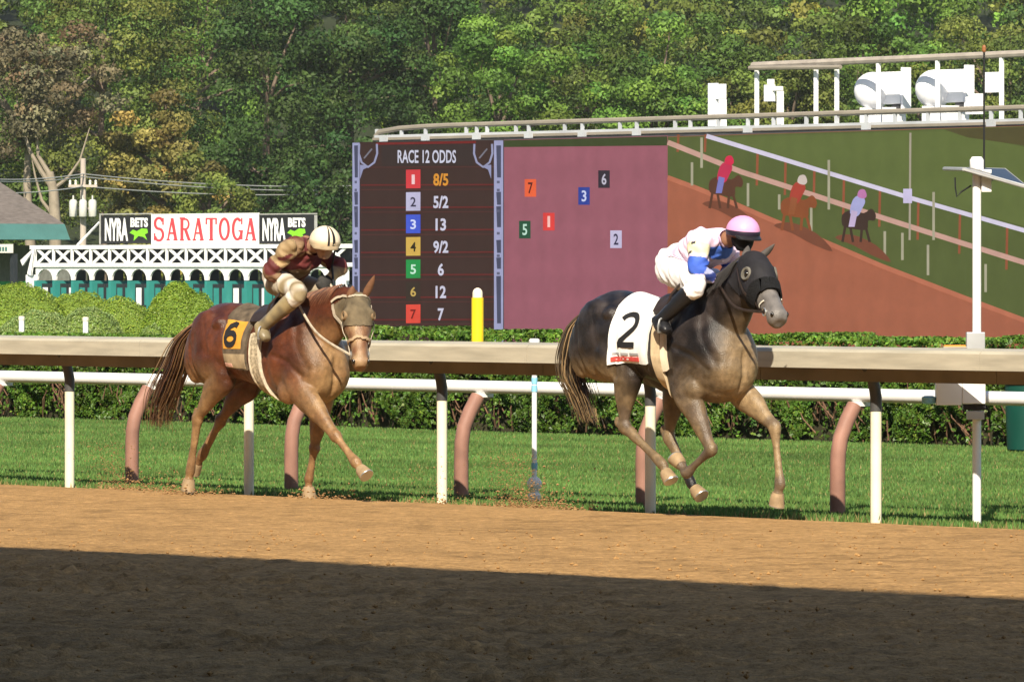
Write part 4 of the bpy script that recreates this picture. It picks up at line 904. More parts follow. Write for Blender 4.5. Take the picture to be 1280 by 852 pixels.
def wrap_grid(h, fa, ph0, ph1, hc, off, na=14, nph=40, th=.008):
    """cloth wrapped round the trunk: fa(u, phi)-> along position, u in 0..1"""
    mk = MB(); top = []; bot = []
    for j in range(nph+1):
        ph = ph0+(ph1-ph0)*j/nph
        for i in range(na+1):
            a = fa(i/na, ph); top.append(tuple(wrap_point(h, a, ph, hc, off+th))); bot.append(tuple(wrap_point(h, a, ph, hc, off-.02)))
    w = na+1; nn = len(top); fs = []
    for j in range(nph):
        for i in range(na): fs += [(j*w+i, j*w+i+1, (j+1)*w+i+1, (j+1)*w+i), (nn+j*w+i, nn+(j+1)*w+i, nn+(j+1)*w+i+1, nn+j*w+i+1)]
    for i in range(na): fs += [(i, nn+i, nn+i+1, i+1), (nph*w+i, nph*w+i+1, nn+nph*w+i+1, nn+nph*w+i)]
    for j in range(nph): fs += [(j*w, (j+1)*w, nn+(j+1)*w, nn+j*w), (j*w+na, nn+j*w+na, nn+(j+1)*w+na, (j+1)*w+na)]
    mk.add(top+bot, fs); return mk
def wrap_stroke(h, fa, uv, w, ph0, ph1, hc, off, asp):
    """a painted stroke on the wrapped cloth; uv points (u along cloth, v 0 bottom..1 top of the right-hand flap)"""
    V, F = ribbon([(p[0]*asp, p[1]) for p in uv], w); mk = MB()
    mk.add([tuple(wrap_point(h, fa(v.x/asp, ph0+(ph1-ph0)*v.y), ph0+(ph1-ph0)*v.y, hc, off)) for v in V], F); return mk
def mixc(a, b, t): t = np.clip(t, 0, 1)[:, None]; return np.array(a)[None]*(1-t)+np.array(b)[None]*t
def n3(V, s, seed): return (vnoise(V[:, 0]+V[:, 1]*.7, V[:, 2], s, seed)+vnoise(V[:, 0]-V[:, 1]*.9, V[:, 2]+3, s, seed+1))/2
# ---- dark grey horse, number 2
b2 = 1.1; J = lambda px, py, v, b=b2: (lambda q: (q[0], v, q[1]))(Q(px, py, b+v))
def col_h2(V, h):
    a, v, z = V.T; ac, ar, H = 3.87, 2.15, 1.66
    c = mixc((.009, .007, .007), (.034, .026, .024), (n3(V, .08, 40)-.35)*2.6)
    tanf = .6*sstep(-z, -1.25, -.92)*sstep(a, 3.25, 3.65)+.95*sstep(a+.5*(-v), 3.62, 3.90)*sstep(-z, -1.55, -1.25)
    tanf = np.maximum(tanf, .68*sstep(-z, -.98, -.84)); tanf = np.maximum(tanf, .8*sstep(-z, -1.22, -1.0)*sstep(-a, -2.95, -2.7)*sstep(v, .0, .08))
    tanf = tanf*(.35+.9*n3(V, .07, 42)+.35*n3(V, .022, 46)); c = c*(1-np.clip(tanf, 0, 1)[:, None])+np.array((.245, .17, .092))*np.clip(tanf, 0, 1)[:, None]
    stk = sstep(n3(V, .11, 47), .45, .65)*sstep(-z, -.98, -.8)*.65; c = c*(1-stk[:, None])+np.array((.075, .055, .045))*stk[:, None]
    q = LEG2['LH']; kd, ft = np.array(q[2]), np.array(q[3]); dd, _ = segdist(V, kd*.45+ft*.55, ft*.9+np.array(q[4])*.1); c[dd < .06] = (.012, .011, .012)
    c = c*(.72+.56*n3(V, .02, 48))[:, None]; up_n = sstep(z-.75*(a-3.5), 1.55, 1.68)*sstep(a, 3.4, 3.55)*(a < 4.0); c = c*(1-.85*up_n[:, None])
    p0, ax, side, up, hl = h.head; s = (V-np.array(p0))@np.array(ax)/hl; d = np.linalg.norm(V-np.array(p0)-np.outer(s*hl, np.array(ax)), axis=1)
    nz = (s > .6) & (d < .16); c[nz] = np.array((.17, .155, .145))*(.55+.8*n3(V, .05, 44))[nz][:, None]
    return c
LEG2 = {'RF': [(3.56, .15, 1.22), J(853, 476, .17), J(889, 562, .17), J(858, 591, .16), J(850, 579, .15)],
        'LF': [(3.60, -.15, 1.20), (3.62, -.16, .98), J(968, 533, -.15), J(975, 603, -.14), J(972, 619, -.14)],
        'RH': [(2.45, .14, 1.36), (2.80, .165, 1.08), J(780, 532, .16), J(828, 580, .16), J(833, 591, .16)],
        'LH': [(2.45, -.14, 1.36), (2.98, -.15, 1.02), J(836, 545, -.13), J(864, 604, -.12), J(870, 612, -.12)]}
h2 = make_horse(dict(b0=b2, ar=2.15, ac=3.87, H=1.66, legs=LEG2, colour=col_h2, earmat=M('ear_grey', (.09, .08, .075), .7, .2, 20),
    label='dark grey galloping horse in a black hood wearing a white number 2 cloth',
    neck=[((3.36, 0, 1.36), (.34, .18)), ((3.55, 0, 1.45), (.30, .155)), ((3.74, .01, 1.58), (.225, .12)), ((3.90, .03, 1.71), (.165, .095)), ((4.0, .05, 1.80), (.12, .08))],
    poll=(3.995, .05, 1.855), nose=J(975, 400, .23), ears=[J(935, 307, .06), J(968, 305, -.03)],
    tail=[(2.20, 0, 1.52), J(722, 408, 0), J(716, 440, 0), J(717, 470, 0), J(728, 500, 0), J(737, 526, 0)], tailw=.075, tailcol=[(.04, .03, .025), (.10, .07, .04), (.30, .20, .10)],
    crest=[(3.42, 0, 1.72), (3.60, 0, 1.80), (3.78, .02, 1.90), (3.95, .04, 1.95)], manecol=[(.02, .017, .016), (.035, .03, .028)],
    manel=1.5, hscale=1.09, hooftilt={'LH': .5, 'RH': .2}))
# ---- chestnut horse, number 6
b6 = 1.0; J6 = lambda px, py, v: J(px, py, v, b6)
def col_h6(V, h):
    a, v, z = V.T
    c = mixc((.055, .015, .007), (.118, .035, .014), (n3(V, .12, 50)-.35)*2.4)
    tanf = .85*sstep(a, -1.28, -.92)*sstep(-z, -1.50, -1.2)*sstep(-v, -.28, -.05)+.5*sstep(-z, -1.1, -.8)*sstep(a, -1.6, -1.2)
    tanf = np.maximum(tanf, .55*sstep(-z, -.85, -.5)); tanf = np.maximum(tanf, .7*sstep(-z, -1.15, -.9)*sstep(-a, 1.95, 2.2)*sstep(v, .05, .13))
    tanf = tanf*(.35+.85*n3(V, .08, 52)+.35*n3(V, .022, 56)); c = c*(1-np.clip(tanf, 0, 1)[:, None])+np.array((.29, .175, .08))*np.clip(tanf, 0, 1)[:, None]
    p0, ax, side, up, hl = h.head; s = (V-np.array(p0))@np.array(ax)/hl; d = np.linalg.norm(V-np.array(p0)-np.outer(s*hl, np.array(ax)), axis=1)
    c = c*(.75+.5*n3(V, .02, 58))[:, None]
    hd_ = (s > .1) & (d < .17); c[hd_] = mixc((.17, .075, .035), (.30, .19, .10), (n3(V, .06, 54)-.3)*2.2)[hd_]
    return c
LEG6 = {'RF': [(-1.22, .15, 1.12), J6(374, 484, .17), J6(420, 545, .16), J6(445, 578, .16), J6(452, 587, .16)],
        'LF': [(-1.22, -.15, 1.10), (-1.25, -.15, .86), J6(393, 560, -.14), J6(386, 599, -.14), J6(386, 611, -.14)],
        'RH': [(-2.36, .14, 1.28), (-2.10, .165, .99), J6(247, 523, .16), J6(238, 587, .15), J6(236, 601, .15)],
        'LH': [(-2.36, -.14, 1.28), (-2.18, -.15, .95), J6(276, 525, -.14), J6(253, 568, -.14), J6(246, 580, -.14)]}
p6 = (-.63, .0, 1.58); n6 = (-.345, .19, 1.08)
h6 = make_horse(dict(b0=b6, ar=-2.60, ac=-.90, H=1.56, legs=LEG6, colour=col_h6, earmat=M('ear_chestnut', (.15, .07, .035), .7, .2, 20),
    label='chestnut horse with a long flowing tail wearing a black and yellow number 6 cloth',
    neck=[((-1.45, 0, 1.26), (.33, .18)), ((-1.22, 0, 1.33), (.29, .155)), ((-1.0, 0, 1.43), (.225, .12)), ((-.80, 0, 1.52), (.165, .095)), ((-.66, 0, 1.55), (.12, .08))],
    poll=p6, nose=n6, ears=[J6(441, 357, .07), J6(468, 344, -.04)],
    tail=[(-2.56, 0, 1.42), J6(232, 425, 0), J6(222, 458, 0), J6(210, 488, 0), J6(202, 512, 0), J6(200, 532, 0)], tailw=.10, tailcol=[(.07, .03, .014), (.13, .06, .028), (.22, .13, .06)],
    crest=[(-1.42, 0, 1.62), (-1.2, 0, 1.66), (-1.0, 0, 1.70), (-.78, 0, 1.70)], manecol=[(.12, .04, .015), (.08, .025, .01), (.2, .09, .04)],
    hairs=170, hooftilt={'RF': .6}))

# ------------------------------------------------------------------ tack
m_wcl = M('cloth_white', (.78, .77, .75), .85, .06, 8, .15, 200); m_blk = M('cloth_black', (.014, .014, .016), .8, .2, 10); m_rd = M('cloth_red', (.50, .06, .05), .8, .15, 25)
m_yel = M('cloth_yellow', (.60, .28, .035), .85, .12, 14); m_mud = M('muddy_cloth', (.33, .25, .15), .9, .25, 16); m_gry = M('cloth_grey_print', (.33, .33, .34), .8, .1)
def tack(h, W_, hc, cloth, label_c, label_s, strokes, band, girth_a, sgw, gm, saddle_a):
    ph_r = R(118)
    c = thing('saddle_cloth', RF(W_[0], h.b0, hc), label_c, 'saddle cloth')
    fa = lambda u, ph: W_[0]+(W_[1]-W_[0])*u+(abs(ph)/ph_r)*W_[2]
    wg = lambda ph0, ph1, off, **k: wrap_grid(h, fa, ph0, ph1, hc, off, **k)
    build_local(wg(-ph_r, ph_r, .012), h, 'cloth', cloth, c)
    for uv, w, mat, off in strokes:
        build_local(wrap_stroke(h, fa, uv, w, ph_r, R(38), hc, .0265+off, .95), h, 'number_stroke', mat, c)
    for (u0, v0, u1, v1, mat) in band:
        pv = lambda v: ph_r+(R(38)-ph_r)*v
        build_local(wrap_grid(h, lambda u, ph, u0=u0, u1=u1: fa(u0+(u1-u0)*u, ph), pv(v1), pv(v0), hc, .018 if mat in (m_yel, m_mud) else .0225, na=8, nph=10, th=.004), h, 'print_band', mat, c)
    # saddle with girth, irons
    s = thing('saddle', RF(saddle_a, h.b0, hc), label_s, 'saddle')
    build_local(wrap_grid(h, lambda u, ph: saddle_a-.10+.22*u+abs(ph)*.08, -R(45), R(45), hc, .030, th=.02), h, 'seat', m_leather, s)
    build_local(wrap_grid(h, lambda u, ph: girth_a-sgw/2+sgw*u+abs(ph)*sgw_s, R(60), R(180), hc, .016, na=4, nph=30, th=.008), h, 'girth', gm, s)
    build_local(wrap_grid(h, lambda u, ph: girth_a-sgw/2+sgw*u+abs(ph)*sgw_s, -R(180), -R(60), hc, .016, na=4, nph=30, th=.008), h, 'girth', gm, s)
    return c, s, fa
sgw_s = .03
two = [(arc(.5, .72, .27, .2, 160, 0, 8)+[(.76, .66), (.70, .58), (.5, .44), (.3, .30), (.22, .22)], .10, m_blk, 0), ([(.17, .215), (.5, .215), (.83, .215)], .10, m_blk, .001)]
two = [([(u*.72+.10, v*.80+.16) for u, v in p], w, m, o) for p, w, m, o in two]
c2, s2, fa2 = tack(h2, (2.76, 3.17, -.03), 1.28, m_wcl, 'white saddle cloth with a large black number 2 on the dark horse', 'small black race saddle on the dark grey horse', two,
     [(.08, .045, .80, .115, m_rd), (.10, .15, .28, .19, m_gry), (.32, .15, .52, .19, m_gry), (.56, .15, .80, .19, m_gry), (.14, .07, .22, .092, m_wcl), (.3, .07, .4, .092, m_wcl), (.48, .07, .6, .092, m_wcl)], 3.20, .09, M('girth_tan', (.52, .40, .25), .8, .15, 20), 3.20)
six = [([(.70, .80), (.55, .84), (.36, .74), (.24, .54), (.22, .36)]+arc(.5, .33, .27, .2, 180, 540, 14), .11, m_blk, 0)]
six = [([(u*.70+.02, v*.58+.40) for u, v in p], w, m, o) for p, w, m, o in six]
c6, s6, fa6 = tack(h6, (-1.99, -1.68, .04), 1.18, M('cloth_dark_mud', (.10, .075, .05), .9, .5, 16), 'muddy saddle cloth with a yellow panel and black number 6 on the chestnut horse', 'small muddy race saddle on the chestnut horse', [],
     [(.03, .40, .80, .97, m_yel), (.02, .03, .98, .30, m_mud), (.08, .05, .40, .12, M('patch_pink', (.62, .36, .28), .8))], -1.58, .10, M('girth_speckled', (.34, .28, .19), .85, .6, 45), -1.63)
for uv, w, mat, off in six: build_local(wrap_stroke(h6, fa6, uv, w, R(118), R(38), 1.18, .030, .95), h6, 'number_stroke', mat, c6)
for d_ in (-.055, .055):
    for sg in (1, -1): build_local(wrap_grid(h6, lambda u, ph: -1.58+d_-.007+.014*u+abs(ph)*sgw_s, min(sg*R(62), sg*R(180)), max(sg*R(62), sg*R(180)), 1.18, .022, na=2, nph=30, th=.006), h6, 'girth_edge', M('girth_edge_cream', (.55, .48, .36), .85, .3, 30), s6)
build_local(wrap_grid(h2, lambda u, ph: 3.255+.035*u+abs(ph)*.03, R(30), R(125), 1.28, .018, na=2, nph=24, th=.01), h2, 'saddle_towel', M('towel_cream', (.66, .54, .40), .9), s2)
# bridles and hoods
def headpt(h, s, ang, r=.25):
    p0, ax, side, up, hl = h.head; o_ = p0+ax*(s*hl); d = side*math.sin(ang)+up*math.cos(ang); return tuple(o_+d*r)
def bridle(h, label, hoodmat, s_lo, s_hi, strap, rings_at, nose_mat, rein_end, cups, noseroll):
    o = thing('bridle', tuple(toworld([h.head[0]], h.b0)[0]), label, 'bridle'); p0, ax, side, up, hl = h.head
    ctr = h.V[h.F].mean(1); q = ctr-np.array(p0); s = q@np.array(ax)/hl; rad = np.linalg.norm(q-np.outer(s*hl, np.array(ax)), axis=1); upc = q@np.array(up)
    lim = s_hi+.10*np.sign(upc)*np.clip(np.abs(upc)/.1, 0, 1)*noseroll[1]
    mask = (s > s_lo) & (s < lim) & (rad < .21)
    V, F, used = shell(h.V, h.N, h.F, mask, .009); fast_mesh('hood', toworld(V, h.b0), flipF(F), hoodmat, o, smooth=True)
    for sg in (1, -1):                                            # eye cups
        c = p0+ax*(.29*hl)+side*(.100*sg)+up*.045; nn = (side*sg+up*.35+ax*.25*cups[1]).normalized(); t1 = nn.cross(ax).normalized(); t2 = nn.cross(t1); mk = MB(); rr = cups[0]
        mk.rings([[tuple(c+nn*d+t1*(r_*math.cos(2*math.pi*k/16))+t2*(r_*math.sin(2*math.pi*k/16))) for k in range(16)] for d, r_ in ((-.03, rr*1.05), (.012, rr*1.05), (.022, rr*.9), (.018, rr*.62), (-.005, rr*.52), (-.02, rr*.45))])
        build_local(mk, h, 'eye_cup', cups[2], o)
        c = c+nn*.002; mk = MB(); blob(mk, tuple(c), (rr*.42, rr*.42, rr*.42)); build_local(mk, h, 'eye_lens', m_eye, o)
    for s_, w, mat, off in rings_at:
        pts = [headpt(h, s_, 2*math.pi*k/24) for k in range(25)]; build_local(snap_strap(h, pts, w, off, 48, .012), h, 'noseband', mat, o)
    for sg in (1, -1):
        build_local(snap_strap(h, [headpt(h, t_, sg*(1.75+.25*t_)) for t_ in (.0, .2, .4, .6, .78)], .022, .012, 30), h, 'cheek_strap', strap, o)
        mo = p0+ax*(.80*hl)+side*(.066*sg)-up*.03; mk = MB(); mk.tube([tuple(mo+ax*(.026*math.cos(q))+up*(.026*math.sin(q))) for q in np.linspace(0, 6.283, 15)], .006, 6); build_local(mk, h, 'bit_ring', m_shoe, o)
        e = Vector(rein_end[0 if sg > 0 else 1]); m_ = mo.lerp(e, .5)+Vector((0, .05*sg, -.07)); mk = MB(); mk.tube([tuple(p) for p in catmull([tuple(mo), tuple(m_), tuple(e)], 8)], .010, 6); build_local(mk, h, 'rein', strap, o)
    return o
m_hood2 = M('hood_black', (.016, .015, .018), .75, .3, 12, .2, 80); m_fleece = M('fleece_black', (.008, .008, .009), .95, .2, 30, .8, 120); m_hood6 = M('hood_muddy', (.13, .10, .06), .9, .35, 14, .2, 60)
hand2 = [J(897, 352, .10), J(903, 352, -.08)]; hand6 = [J6(364, 362, .12), J6(410, 350, -.10)]
br2 = bridle(h2, 'black bridle, hood with pale eye cups and thick noseband on the dark grey horse', m_hood2, -.02, .56, m_leather, [(.60, .10, m_fleece, .012)], m_fleece, hand2, (.048, .6, M('cup_grey', (.13, .12, .10), .7, .3, 30)), (0, .3))
br6 = bridle(h6, 'muddy bridle with dirt covered hood on the chestnut horse', m_hood6, -.02, .40, M('strap_pale_dusty', (.40, .34, .26), .7, .3, 20), [(.68, .022, M('strap_tan', (.36, .25, .15), .7), .006)], m_tan, hand6, (.036, .5, M('cup_tan', (.24, .16, .085), .8, .25, 30)), (0, 1.0))
build_local(snap_strap(h6, [headpt(h6, -.05, a_*.1) for a_ in range(-18, 19)], .02, .012, 30), h6, 'crown_strap', M('strap_dusty', (.42, .36, .27), .8), br6)
build_local(snap_strap(h2, [headpt(h2, .74+.05*math.cos(2*math.pi*k/20), 2*math.pi*k/20) for k in range(4, 18)], .010, .006, 40), h2, 'tongue_tie', M('strap_pale', (.6, .58, .5), .6), br2)

# ------------------------------------------------------------------ riders
def rider(h, jt, cfg):
    mb = MB(); g = {k: np.array(v, float) for k, v in jt.items()}; segs = []
    pe, ch, nk = g['pelvis'], g['chest'], g['neckb']
    lerp = lambda a, b, t: tuple(a*(1-t)+b*t)
    chain(mb, [lerp(pe, ch, -.18), pe, lerp(pe, ch, .45), lerp(pe, ch, .8), ch, lerp(ch, nk, .7)], [(.09, .11), (.125, .155), (.105, .135), (.125, .165), (.115, .17), (.06, .07)], seg=20, ex=2.3)
    hd, fw = g['head'], Vector(g['face']).normalized(); sd = Vector((0, 1, 0)); sd = (sd-fw*sd.dot(fw)).normalized(); upv = sd.cross(fw)
    if upv.z < 0: upv = -upv
    hc = Vector(hd); chain(mb, [tuple(nk), lerp(nk, hd, .6), tuple(hc-upv*.06-fw*.02)], [(.062, .058), (.056, .052), (.06, .055)], seg=14)
    ring = [(-.115, .045, .035), (-.10, .058, .045), (-.06, .078, .062), (0, .092, .072), (.05, .095, .075), (.095, .07, .055), (.115, .03, .025)]
    chain(mb, [tuple(hc+upv*z+fw*(.012 if z < -.05 else 0)) for z, _, _ in ring], [(d, l) for _, d, l in ring], lat=tuple(sd), seg=18, sub=3)
    chain(mb, [tuple(hc+fw*.085+upv*.02), tuple(hc+fw*.108-upv*.02), tuple(hc+fw*.085-upv*.04)], [(.012, .010), (.018, .016), (.01, .014)], seg=10, sub=3)   # nose
    blob(mb, tuple(hc+fw*.078-upv*.068), (.016, .024, .010)); blob(mb, tuple(hc+fw*.07-upv*.10), (.022, .022, .018))      # lips, chin
    for sg in (1, -1): blob(mb, tuple(hc+sd*(.076*sg)-upv*.015-fw*.01), (.018, .012, .03))                                   # ears
    for S in ('R', 'L'):
        sg = 1 if S == 'R' else -1
        sh, el, wr, hp_, kn, an, to = (g[k+S] for k in ('sho', 'elb', 'wri', 'hip', 'kne', 'ank', 'toe'))
        chain(mb, [lerp(ch, sh, .5), tuple(sh), lerp(sh, el, .5), tuple(el), lerp(el, wr, .35), tuple(wr)], [(.07, .08), (.062, .062), (.052, .05), (.042, .042), (.043, .04), (.028, .03)], seg=14)
        chain(mb, [lerp(pe, hp_, .6), tuple(hp_), lerp(hp_, kn, .5), tuple(kn), lerp(kn, an, .3), lerp(kn, an, .65), tuple(an)], [(.10, .09), (.102, .09), (.082, .075), (.060, .058), (.058, .052), (.045, .042), (.036, .036)], seg=16)
        chain(mb, [lerp(an, to, -.35), tuple(an*.8+to*.2-np.array((0, 0, .02))), lerp(an, to, .6), tuple(to)], [(.03, .03), (.042, .038), (.034, .042), (.02, .032)], seg=12)
        # hand: palm, four curled fingers and a thumb along the rein
        d = Vector(wr-el).normalized(); lt = Vector((0, 1, 0)); lt = (lt-d*lt.dot(d)).normalized(); dn = d.cross(lt)
        if dn.z > 0: dn = -dn
        w0 = Vector(wr); chain(mb, [tuple(w0), tuple(w0+d*.05), tuple(w0+d*.085)], [(.022, .028), (.022, .042), (.018, .040)], lat=tuple(lt), seg=12, sub=3)
        for k in range(4):
            o_ = w0+d*.08+lt*(.033-.022*k); l = (.9, 1.0, .95, .75)[k]
            chain(mb, [tuple(o_), tuple(o_+d*.032*l), tuple(o_+d*.035*l+dn*.032*l), tuple(o_+d*.008+dn*.042*l), tuple(o_-d*.012+dn*.028*l)], [(.0095, .0095)]*4+[(.007, .007)], lat=tuple(lt), seg=8, sub=3)
        o_ = w0+d*.03-lt*(.038*sg); chain(mb, [tuple(o_), tuple(o_+d*.03-lt*(.014*sg)+dn*.008), tuple(o_+d*.058-lt*(.006*sg)+dn*.02)], [(.011, .011), (.010, .010), (.007, .007)], lat=tuple(lt), seg=8, sub=3)
        segs += [('armU', sh, el, .055, S), ('armL', el, wr-(wr-el)*.04, .04, S), ('hand', wr+np.array(d)*.03, wr+np.array(d)*.12, .04, S), ('thigh', hp_, kn, .085, S), ('shin', kn+(an-kn)*.10, an, .05, S), ('foot', an+(to-an)*.1, to, .04, S)]
    segs += [('pelvis', pe-(ch-pe)*.25, pe+(ch-pe)*.22, .14, ''), ('torso', pe+(ch-pe)*.35, ch+(nk-ch)*.35, .15, ''), ('head', nk+(hd-nk)*.35, hd, .09, '')]
    V, N, F = remesh(mb, .0085, 3); F = np.array(F)
    ctr = V[F].mean(1); best = np.full(len(ctr), 9.); lab = np.zeros(len(ctr), int); tt = np.zeros(len(ctr))
    bv = np.full(len(V), 9.); lv = np.zeros(len(V), int); tv = np.zeros(len(V))
    for i, (nm, A, B, r, S) in enumerate(segs):
        d, t_ = segdist(ctr, A, B); d = d/r; k = d < best; best[k] = d[k]; lab[k] = i; tt[k] = t_[k]
        d, t_ = segdist(V, A, B); d = d/r; k = d < bv; bv[k] = d[k]; lv[k] = i; tv[k] = t_[k]
    names = np.array([s[0] for s in segs]); ln = names[lab]; lvn = names[lv]
    root = thing('person', tuple(toworld([pe], h.b0)[0]), cfg['label'], 'person', 'jockeys riding the race horses')
    skin = np.repeat(np.array([cfg['skin']]), len(V), 0); fast_mesh('body', toworld(V, h.b0), flipF(F), M('skin', (1, 1, 1), .55, .1, 20, attr=True, spec=.4), root, colors=skin, smooth=True)
    wr_ = (vnoise(V[:, 0]*1.3+V[:, 2], V[:, 1]+V[:, 2]*.6, .045, 61)-.5)*.016+(vnoise(V[:, 0]-V[:, 2], V[:, 1], .1, 62)-.5)*.02
    fs_side = np.array([segs[i][4] for i in range(len(segs))])[lab]
    def garment(name, sel, off, colf, wrinkle, side_=None):
        Vs, Fs_, used = shell(V, N, F, np.isin(ln, sel) & ((fs_side == side_) if side_ else True), off+wrinkle*wr_); c = colf(V[used], lvn[used], tv[used], np.array([segs[i][4] for i in lv])[used])
        fast_mesh(name, toworld(Vs, h.b0), flipF(Fs_), M('garment_'+name, (1, 1, 1), .7 if name != 'boot' else .35, .08, 25, .1, 150, attr=True), root, colors=c, smooth=True)
    garment('jacket', ['torso', 'armU', 'armL'], .014, cfg['jacket'], 1.7, None)
    garment('breeches', ['pelvis', 'thigh'], .009, cfg['breeches'], 1.2, None)
    for S_ in 'RL':
        garment('boot', ['shin', 'foot'], .010, cfg['boots'], .1, S_); garment('glove', ['hand'], .004, cfg['gloves'], 0, S_)
    if cfg.get('mask'):
        loc_ = (ctr-np.array(hd))@np.array(upv); fwd_ = (ctr-np.array(hd))@np.array(fw); mk_ = (ln == 'head') & (loc_ < -.028) & (fwd_ > -.05)
        Vs, Fs_, used = shell(V, N, F, mk_, .006); fast_mesh('face_covering', toworld(Vs, h.b0), flipF(Fs_), m_blk, root, smooth=True)
    # helmet with peak, strap and goggles
    def dome(sc, lo, hi, nn=9): return [[tuple(hc+upv*(.015+sc[2]*math.sin(q))+fw*(sc[0]*math.cos(q)*math.cos(2*math.pi*k/22)-.005)+sd*(sc[1]*math.cos(q)*math.sin(2*math.pi*k/22))) for k in range(22)] for q in np.linspace(lo, hi, nn)]
    mk = MB(); mk.rings(dome(cfg['hel'], -.25, 1.54)); hel = build_local(mk, h, 'helmet', cfg['helmat'], root)
    mk = MB(); e0, e1, e2 = cfg['hel']
    P0 = [hc+upv*(.015-.02)+fw*(e0*.97*math.cos(q)-.005)+sd*(e1*1.0*math.sin(q)) for q in np.linspace(-1.15, 1.15, 13)]; P1 = [hc+upv*(-.025)+fw*(e0*1.30*math.cos(q*.8)-.005)+sd*(e1*.85*math.sin(q)) for q in np.linspace(-1.15, 1.15, 13)]
    vs = [tuple(p) for p in P0+P1]+[tuple(p-upv*.008) for p in P0+P1]; fs = []
    for i in range(12): fs += [(i, i+1, 14+i, 13+i), (26+i, 39+i, 40+i, 27+i), (13+i, 14+i, 40+i, 39+i)]
    mk.add(vs, fs); build_local(mk, h, 'peak', cfg['peakmat'], hel)
    mk = MB(); mk.rings([[tuple(hc+upv*(z)+fw*(e0*rr*math.cos(2*math.pi*k/22)-.005)+sd*(e1*rr*math.sin(2*math.pi*k/22))) for k in range(22)] for z, rr in ((-.012, .975), (.004, 1.012), (.016, 1.012), (.024, .99))], cap=False); build_local(mk, h, 'helmet_band', cfg['bandmat'], hel)
    mk = MB(); mk.rings([[tuple(hc+fw*(.082+.018*f)+upv*(-.002+yy)+sd*xx) for f, xx, yy in [(math.cos(q)*.3, .072*math.cos(q), .028*math.sin(q)) for q in np.linspace(0, 6.1, 16)]], [tuple(hc+fw*(.112-.03*abs(math.cos(q)))+upv*(-.002+.024*math.sin(q))+sd*(.062*math.cos(q))) for q in np.linspace(0, 6.1, 16)]]); build_local(mk, h, 'goggles', cfg['gogmat'], root)
    for nm_, (s0, s1, c) in cfg.get('stripes', {}).items():
        mk = MB(); L_ = []
        for q in np.linspace(-.2, 1.5, 10):
            for s_ in (s0, s1): L_.append(tuple(hc+upv*(.015+e2*1.015*math.sin(q))+fw*(e0*1.015*math.cos(q)*math.cos(s_)-.005)+sd*(e1*1.015*math.cos(q)*math.sin(s_))))
        mk.add(L_, [(2*i, 2*i+1, 2*i+3, 2*i+2) for i in range(9)]); build_local(mk, h, 'helmet_stripe', c, hel)
    # stirrup irons and leathers
    for S in ('R', 'L'):
        an, to, kn = (Vector(g[k+S]) for k in ('ank', 'toe', 'kne')); sg = 1 if S == 'R' else -1; m_ = an.lerp(to, .55)-Vector((0, 0, .035)); d = (to-an).normalized()
        st = thing('stirrup', tuple(toworld([tuple(m_)], h.b0)[0]), cfg['stir'] % ('near' if S == 'R' else 'far'), 'stirrup', 'stirrup irons')
        mk = MB(); lt = Vector((0, 1, 0)); mk.tube([tuple(m_+lt*(.055*x)+Vector((0, 0, z))) for x, z in ((-1, 0), (1, 0), (1, .04), (.75, .085), (0, .11), (-.75, .085), (-1, .04), (-1, 0))], .008, 6); build_local(mk, h, 'iron', m_shoe, st)
        mk = MB(); mk.tube([tuple(m_+Vector((0, 0, .11))), (m_.x+.06, m_.y-.01*sg, m_.z+.26), (m_.x+.10, .21*sg, m_.z+.40)], .009, 6); build_local(mk, h, 'leather', m_leather, st)
    return root, g
def c_(col): return lambda V, n, t, S: np.repeat(np.array([col]), len(V), 0)
def jk2(V, n, t, S):
    c = np.repeat(np.array([(.66, .44, .62)]), len(V), 0); c[n == 'torso'] = (.72, .55, .70); up_ = n == 'armU'; c[up_] = np.where((t[up_] > .6)[:, None], (.05, .12, .55), (.68, .55, .70))
    lo = n == 'armL'; c[lo] = np.where((vnoise(V[lo][:, 0], V[lo][:, 2], .05, 70) > .5)[:, None], (.03, .05, .22), (.45, .48, .75))
    pt = (n == 'armU') & (S == 'R') & (t < .5) & (t > .08); c[pt] = np.where((vnoise(V[pt][:, 0]*1.0, V[pt][:, 2], .028, 74) > .62)[:, None], (.03, .03, .03), (.70, .66, .46))
    fr_ = (n == 'torso') & (V[:, 0] > 3.60) & (V[:, 2] < 1.97); c[fr_] = (.06, .14, .55)
    return c*(.9+.2*vnoise(V[:, 0], V[:, 2], .06, 71))[:, None]
j2 = dict(pelvis=J(846, 332, .0), chest=J(893, 306, .0), neckb=J(908, 300, 0), head=J(929, 292, 0), face=(1, .15, -.12),
          shoR=J(876, 304, .17), elbR=J(871, 338, .24), wriR=J(890, 348, .13), shoL=J(908, 308, -.17), elbL=J(915, 338, -.22), wriL=J(899, 350, -.09),
          hipR=J(838, 336, .11), kneR=J(872, 356, .26), ankR=J(824, 402, .34), toeR=J(835, 414, .35), hipL=J(852, 336, -.11), kneL=J(905, 356, -.26), ankL=J(858, 402, -.34), toeL=J(872, 412, -.35))
m_pink = M('helmet_pink', (.78, .33, .58), .45, .06, 8); m_cream = M('helmet_cream', (.74, .62, .46), .5, .15, 14, bump=.05)
r2, g2 = rider(h2, j2, dict(label='jockey in pink cap, pale silks and white breeches crouching on the dark horse', skin=(.30, .15, .09), jacket=jk2, breeches=c_((.80, .79, .80)), boots=c_((.014, .014, .016)), gloves=c_((.02, .02, .022)),
    hel=(.128, .118, .112), helmat=m_pink, peakmat=m_black, bandmat=M('band_dark', (.02, .015, .03), .5), gogmat=m_black, mask=True, stir='%s stirrup iron under the black boot of the pink capped rider'))
